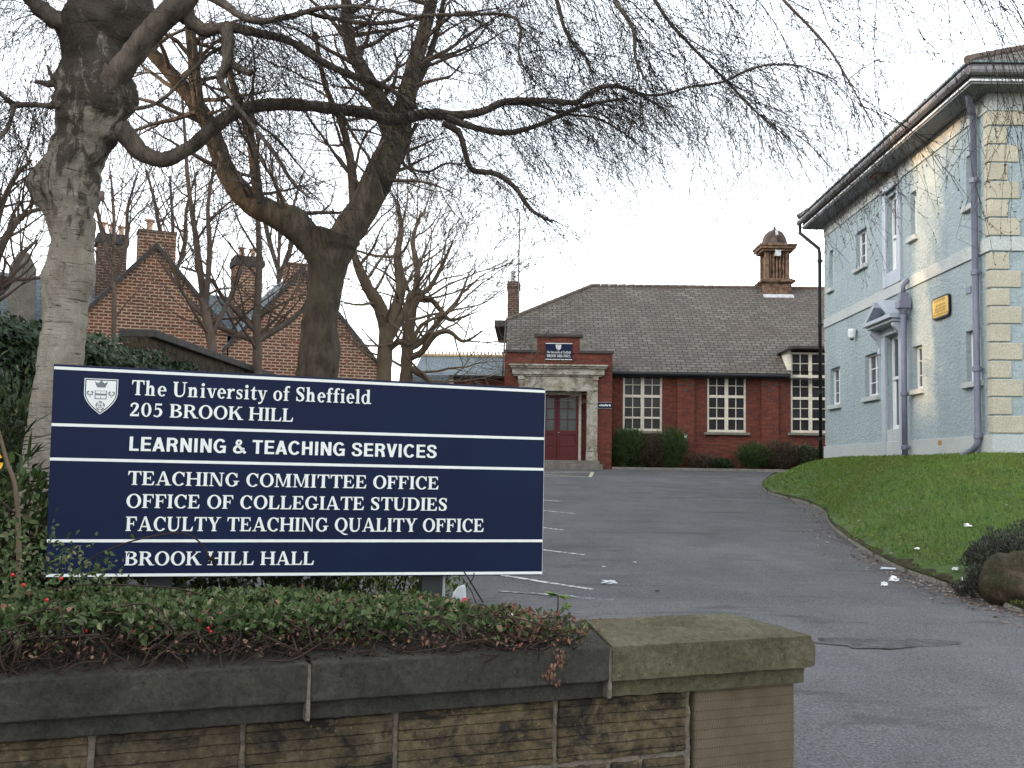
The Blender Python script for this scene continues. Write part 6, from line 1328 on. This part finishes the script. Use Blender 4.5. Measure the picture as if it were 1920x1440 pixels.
# --- seedling, litter
sd = thing('seedling', at(1045, 1150, 5.95), 'small palm-like green seedling standing above the wall end', 'plant')
s0, s1 = at(1044, 1158, 5.95), at(1046, 1116, 5.95); m = MB(); m.tube([s0, s0.lerp(s1,.5)+V((.004,0,0)), s1], [.005,.004,.003], 5); s2, s3 = at(1042,1160,5.9), at(1060,1140,5.9); m.tube([s2, s3], [.004,.002], 5); m.tube([at(1025,1152,5.9), at(1046,1146,5.9)], .0025, 4); m.build('stem', MAT['stemm'], sd)
a_, b__ = [], []
for k in range(9): leafset(a_, b__, s1, V((-1+.1*k if k < 5 else .5+.1*k, rng.gauss(0,.3), .35-.12*k if k < 5 else .9-.22*k)), V((0,-.3,1)), rng.uniform(.05,.085), .018)
for k in range(7): leafset(a_, b__, s3, V((rng.gauss(.3,.6), rng.gauss(0,.4), rng.uniform(-.3,.8))), V((0,-.3,1)), rng.uniform(.035,.055), .014)
m = MB(); m.v, m.f = a_, b__; m.build('leaves', MAT['lime'], sd)
def crumple(name, label, cat, c, r, mat, seed, flat=.55, group=None):
    m = MB(); vs = []; N, M_ = 10, 7
    for j in range(M_+1):
        for i in range(N):
            a, b = 2*pi*i/N, pi*j/M_; d = V((cos(a)*sin(b), sin(a)*sin(b), cos(b))); k_ = 1+.9*noise.noise(d*2.3+V((seed*3.1,0,0))); vs.append(V(c)+V((d.x*r*k_, d.y*r*k_, max(-.4, d.z)*r*flat*k_)))
    m.add(vs, [(j*N+i, (j+1)*N+i, (j+1)*N+(i+1) % N, j*N+(i+1) % N) for j in range(M_) for i in range(N)]); return tag(m.build(name, MAT[mat], org=tuple(c)), label, cat, group)
def gp(px, py): q = on_ground(px, py); return V((q.x, q.y, drive_z(q.x, q.y)))
crumple('crumpled_paper', 'larger white crumpled paper on the drive near the kerb', 'litter', gp(1676,1090)+V((0,0,.02)), .052, 'paper', 1, .7)
crumple('crumpled_paper', 'smaller white crumpled paper on the drive, left of the larger one', 'litter', gp(1658,1098)+V((0,0,.015)), .036, 'paper', 2, .7)
m = MB(); q = gp(1664,1069)+V((0,0,.015)); m.prism([q+V(p) for p in ((-.1,-.02,0),(.09,-.05,0),(.11,.02,.01),(-.05,.05,.015))], (0,0,.006)); tag(m.build('flat_wrapper', MAT['bag'], org=tuple(q)), 'flat pale wrapper lying on the drive by the kerb above the crumpled papers', 'litter')
def lawn_at(px, py):
    best = None
    for i in range(0, len(KC), 2):
        for j in range(NT+1):
            p = lawn_pt(i, j/NT); a, b = prj(p); d = (a-px)**2+(b-py)**2
            if best is None or d < best[0]: best = (d, p)
    return best[1]
for k, (px, py, r, lab) in enumerate(((1808,990,.045,'white scrap of paper on the lawn, the one highest up the right side'), (1718,1041,.028,'tiny white scrap low on the lawn near the kerb'), (1787,1078,.035,'thin white scrap on the lawn nearest to the rock'))):
    crumple('paper_scrap', lab, 'litter', lawn_at(px, py)+V((0,0,.03)), r, 'paper', 5+k, .6)
q = gp(1806,1112)+V((0,0,.01)); cup = thing('broken_cup', q, 'small broken white cup lying by the kerb left of the rock', 'litter'); m = MB(); m.lathe(q, [(.03,0),(.045,.07),(.04,.07),(.027,.01)], 10); m.build('cup', MAT['paper'], cup); m = MB(); m.tube([q+V((0,0,.05)), q+V((.0,.02,.16))], .006, 5); m.build('straw', MAT['paper'], cup)
for k, (px, py, sx) in enumerate(((1140,1093,.07),(1232,1110,.02),(1132,1064,.02),(1190,1056,.02))):
    crumple('drive_scrap', ['flat grey scrap on the open drive','dark speck of rubbish on the drive right of the last line','small pale fleck on the drive at the end of a bay line','small pale fleck on the drive right of another one'][k], 'litter', gp(px, py)+V((0,0,.012)), sx*1.1, 'bag' if k != 1 else 'soil', 20+k, .3)
# plastic bag caught beside the sign post
q = at(862, 1128, 6.55); pb = thing('plastic_bag', q-V((0,0,.05)), 'grey white plastic bag with a red corner caught beside the sign post', 'bag')
m = MB(); pts = [at(x, y, 6.55) for x, y in ((846,1134),(848,1112),(858,1100),(868,1096),(870,1102),(871,1122),(864,1132))]; m.prism(pts, (0.01,.05,0)); m.build('bag', MAT['bag'], pb, bevel=.01)
m = MB(); pts = [at(x, y, 6.52) for x, y in ((862,1132),(868,1121),(875,1121),(877,1127),(869,1133))]; m.prism(pts, (0,.02,0)); m.build('red_corner', MAT['redp'], pb)
wt_ = at(970, 1156, 5.6); m = MB(); m.obox(wt_-V((.06,0,0)), (.11,.03,0), (-.004,.016,0), (0,0,.012)); tag(m.build('white_stick', MAT['paper'], bevel=.004, org=tuple(wt_)), 'white plastic stick lying on the cotoneaster near the wall end', 'litter')
rg = random.Random(77); fw = thing('fallen_twig', at(905, 1132, 6.4), 'thin dark dead twig leaning between bed and drive right of the sign post', 'twig')
m = MB(); m.tube([at(906,1130,6.4), at(884,1094,6.4), at(870,1072,6.4)], [.005,.005,.004], 5); m.tube([at(881,1094,6.4), at(888,1082,6.4), at(889,1074,6.4)], .003, 4); m.build('twig', MAT['twig'], fw); m = MB(); m.tube([at(893,1132,6.4), at(884,1108,6.4), at(864,1080,6.4)], [.003,.003,.002], 4); m.build('side_twig', MAT['stemm'], fw)
# ------------------------------------------------------------------ unseen house-shaped blockers added on the left to keep low sun off the drive
for k, (x0, x1, y0, y1, h, lab) in enumerate(((-38,-26,9.4,46,20.5,'tall added sun blocker shaped like a brick house beyond the left edge of the picture'), (-36,-26,-40,3.6,17,'long added sun blocker shaped like a brick terrace beyond the left edge, nearer the street'), (-34,-27,3.65,9.35,9.3,'low added sun blocker between the two tall ones, letting some sun past to the blue house'))):
    t = thing('sun_blocker', ((x0+x1)/2, (y0+y1)/2, -1.5), lab, 'building'); m = MB(); m.box(x0, x1, y0, y1, -2, h-2.5); m.build('wall', MAT['brown_brick'], t)
    m = MB(); xm = (x0+x1)/2; m.prism([V((x0-.2, y0, h-2.5)), V((x1+.2, y0, h-2.5)), V((xm, y0, h))], (0, y1-y0, 0)); m.build('roof', MAT['slate'], t)
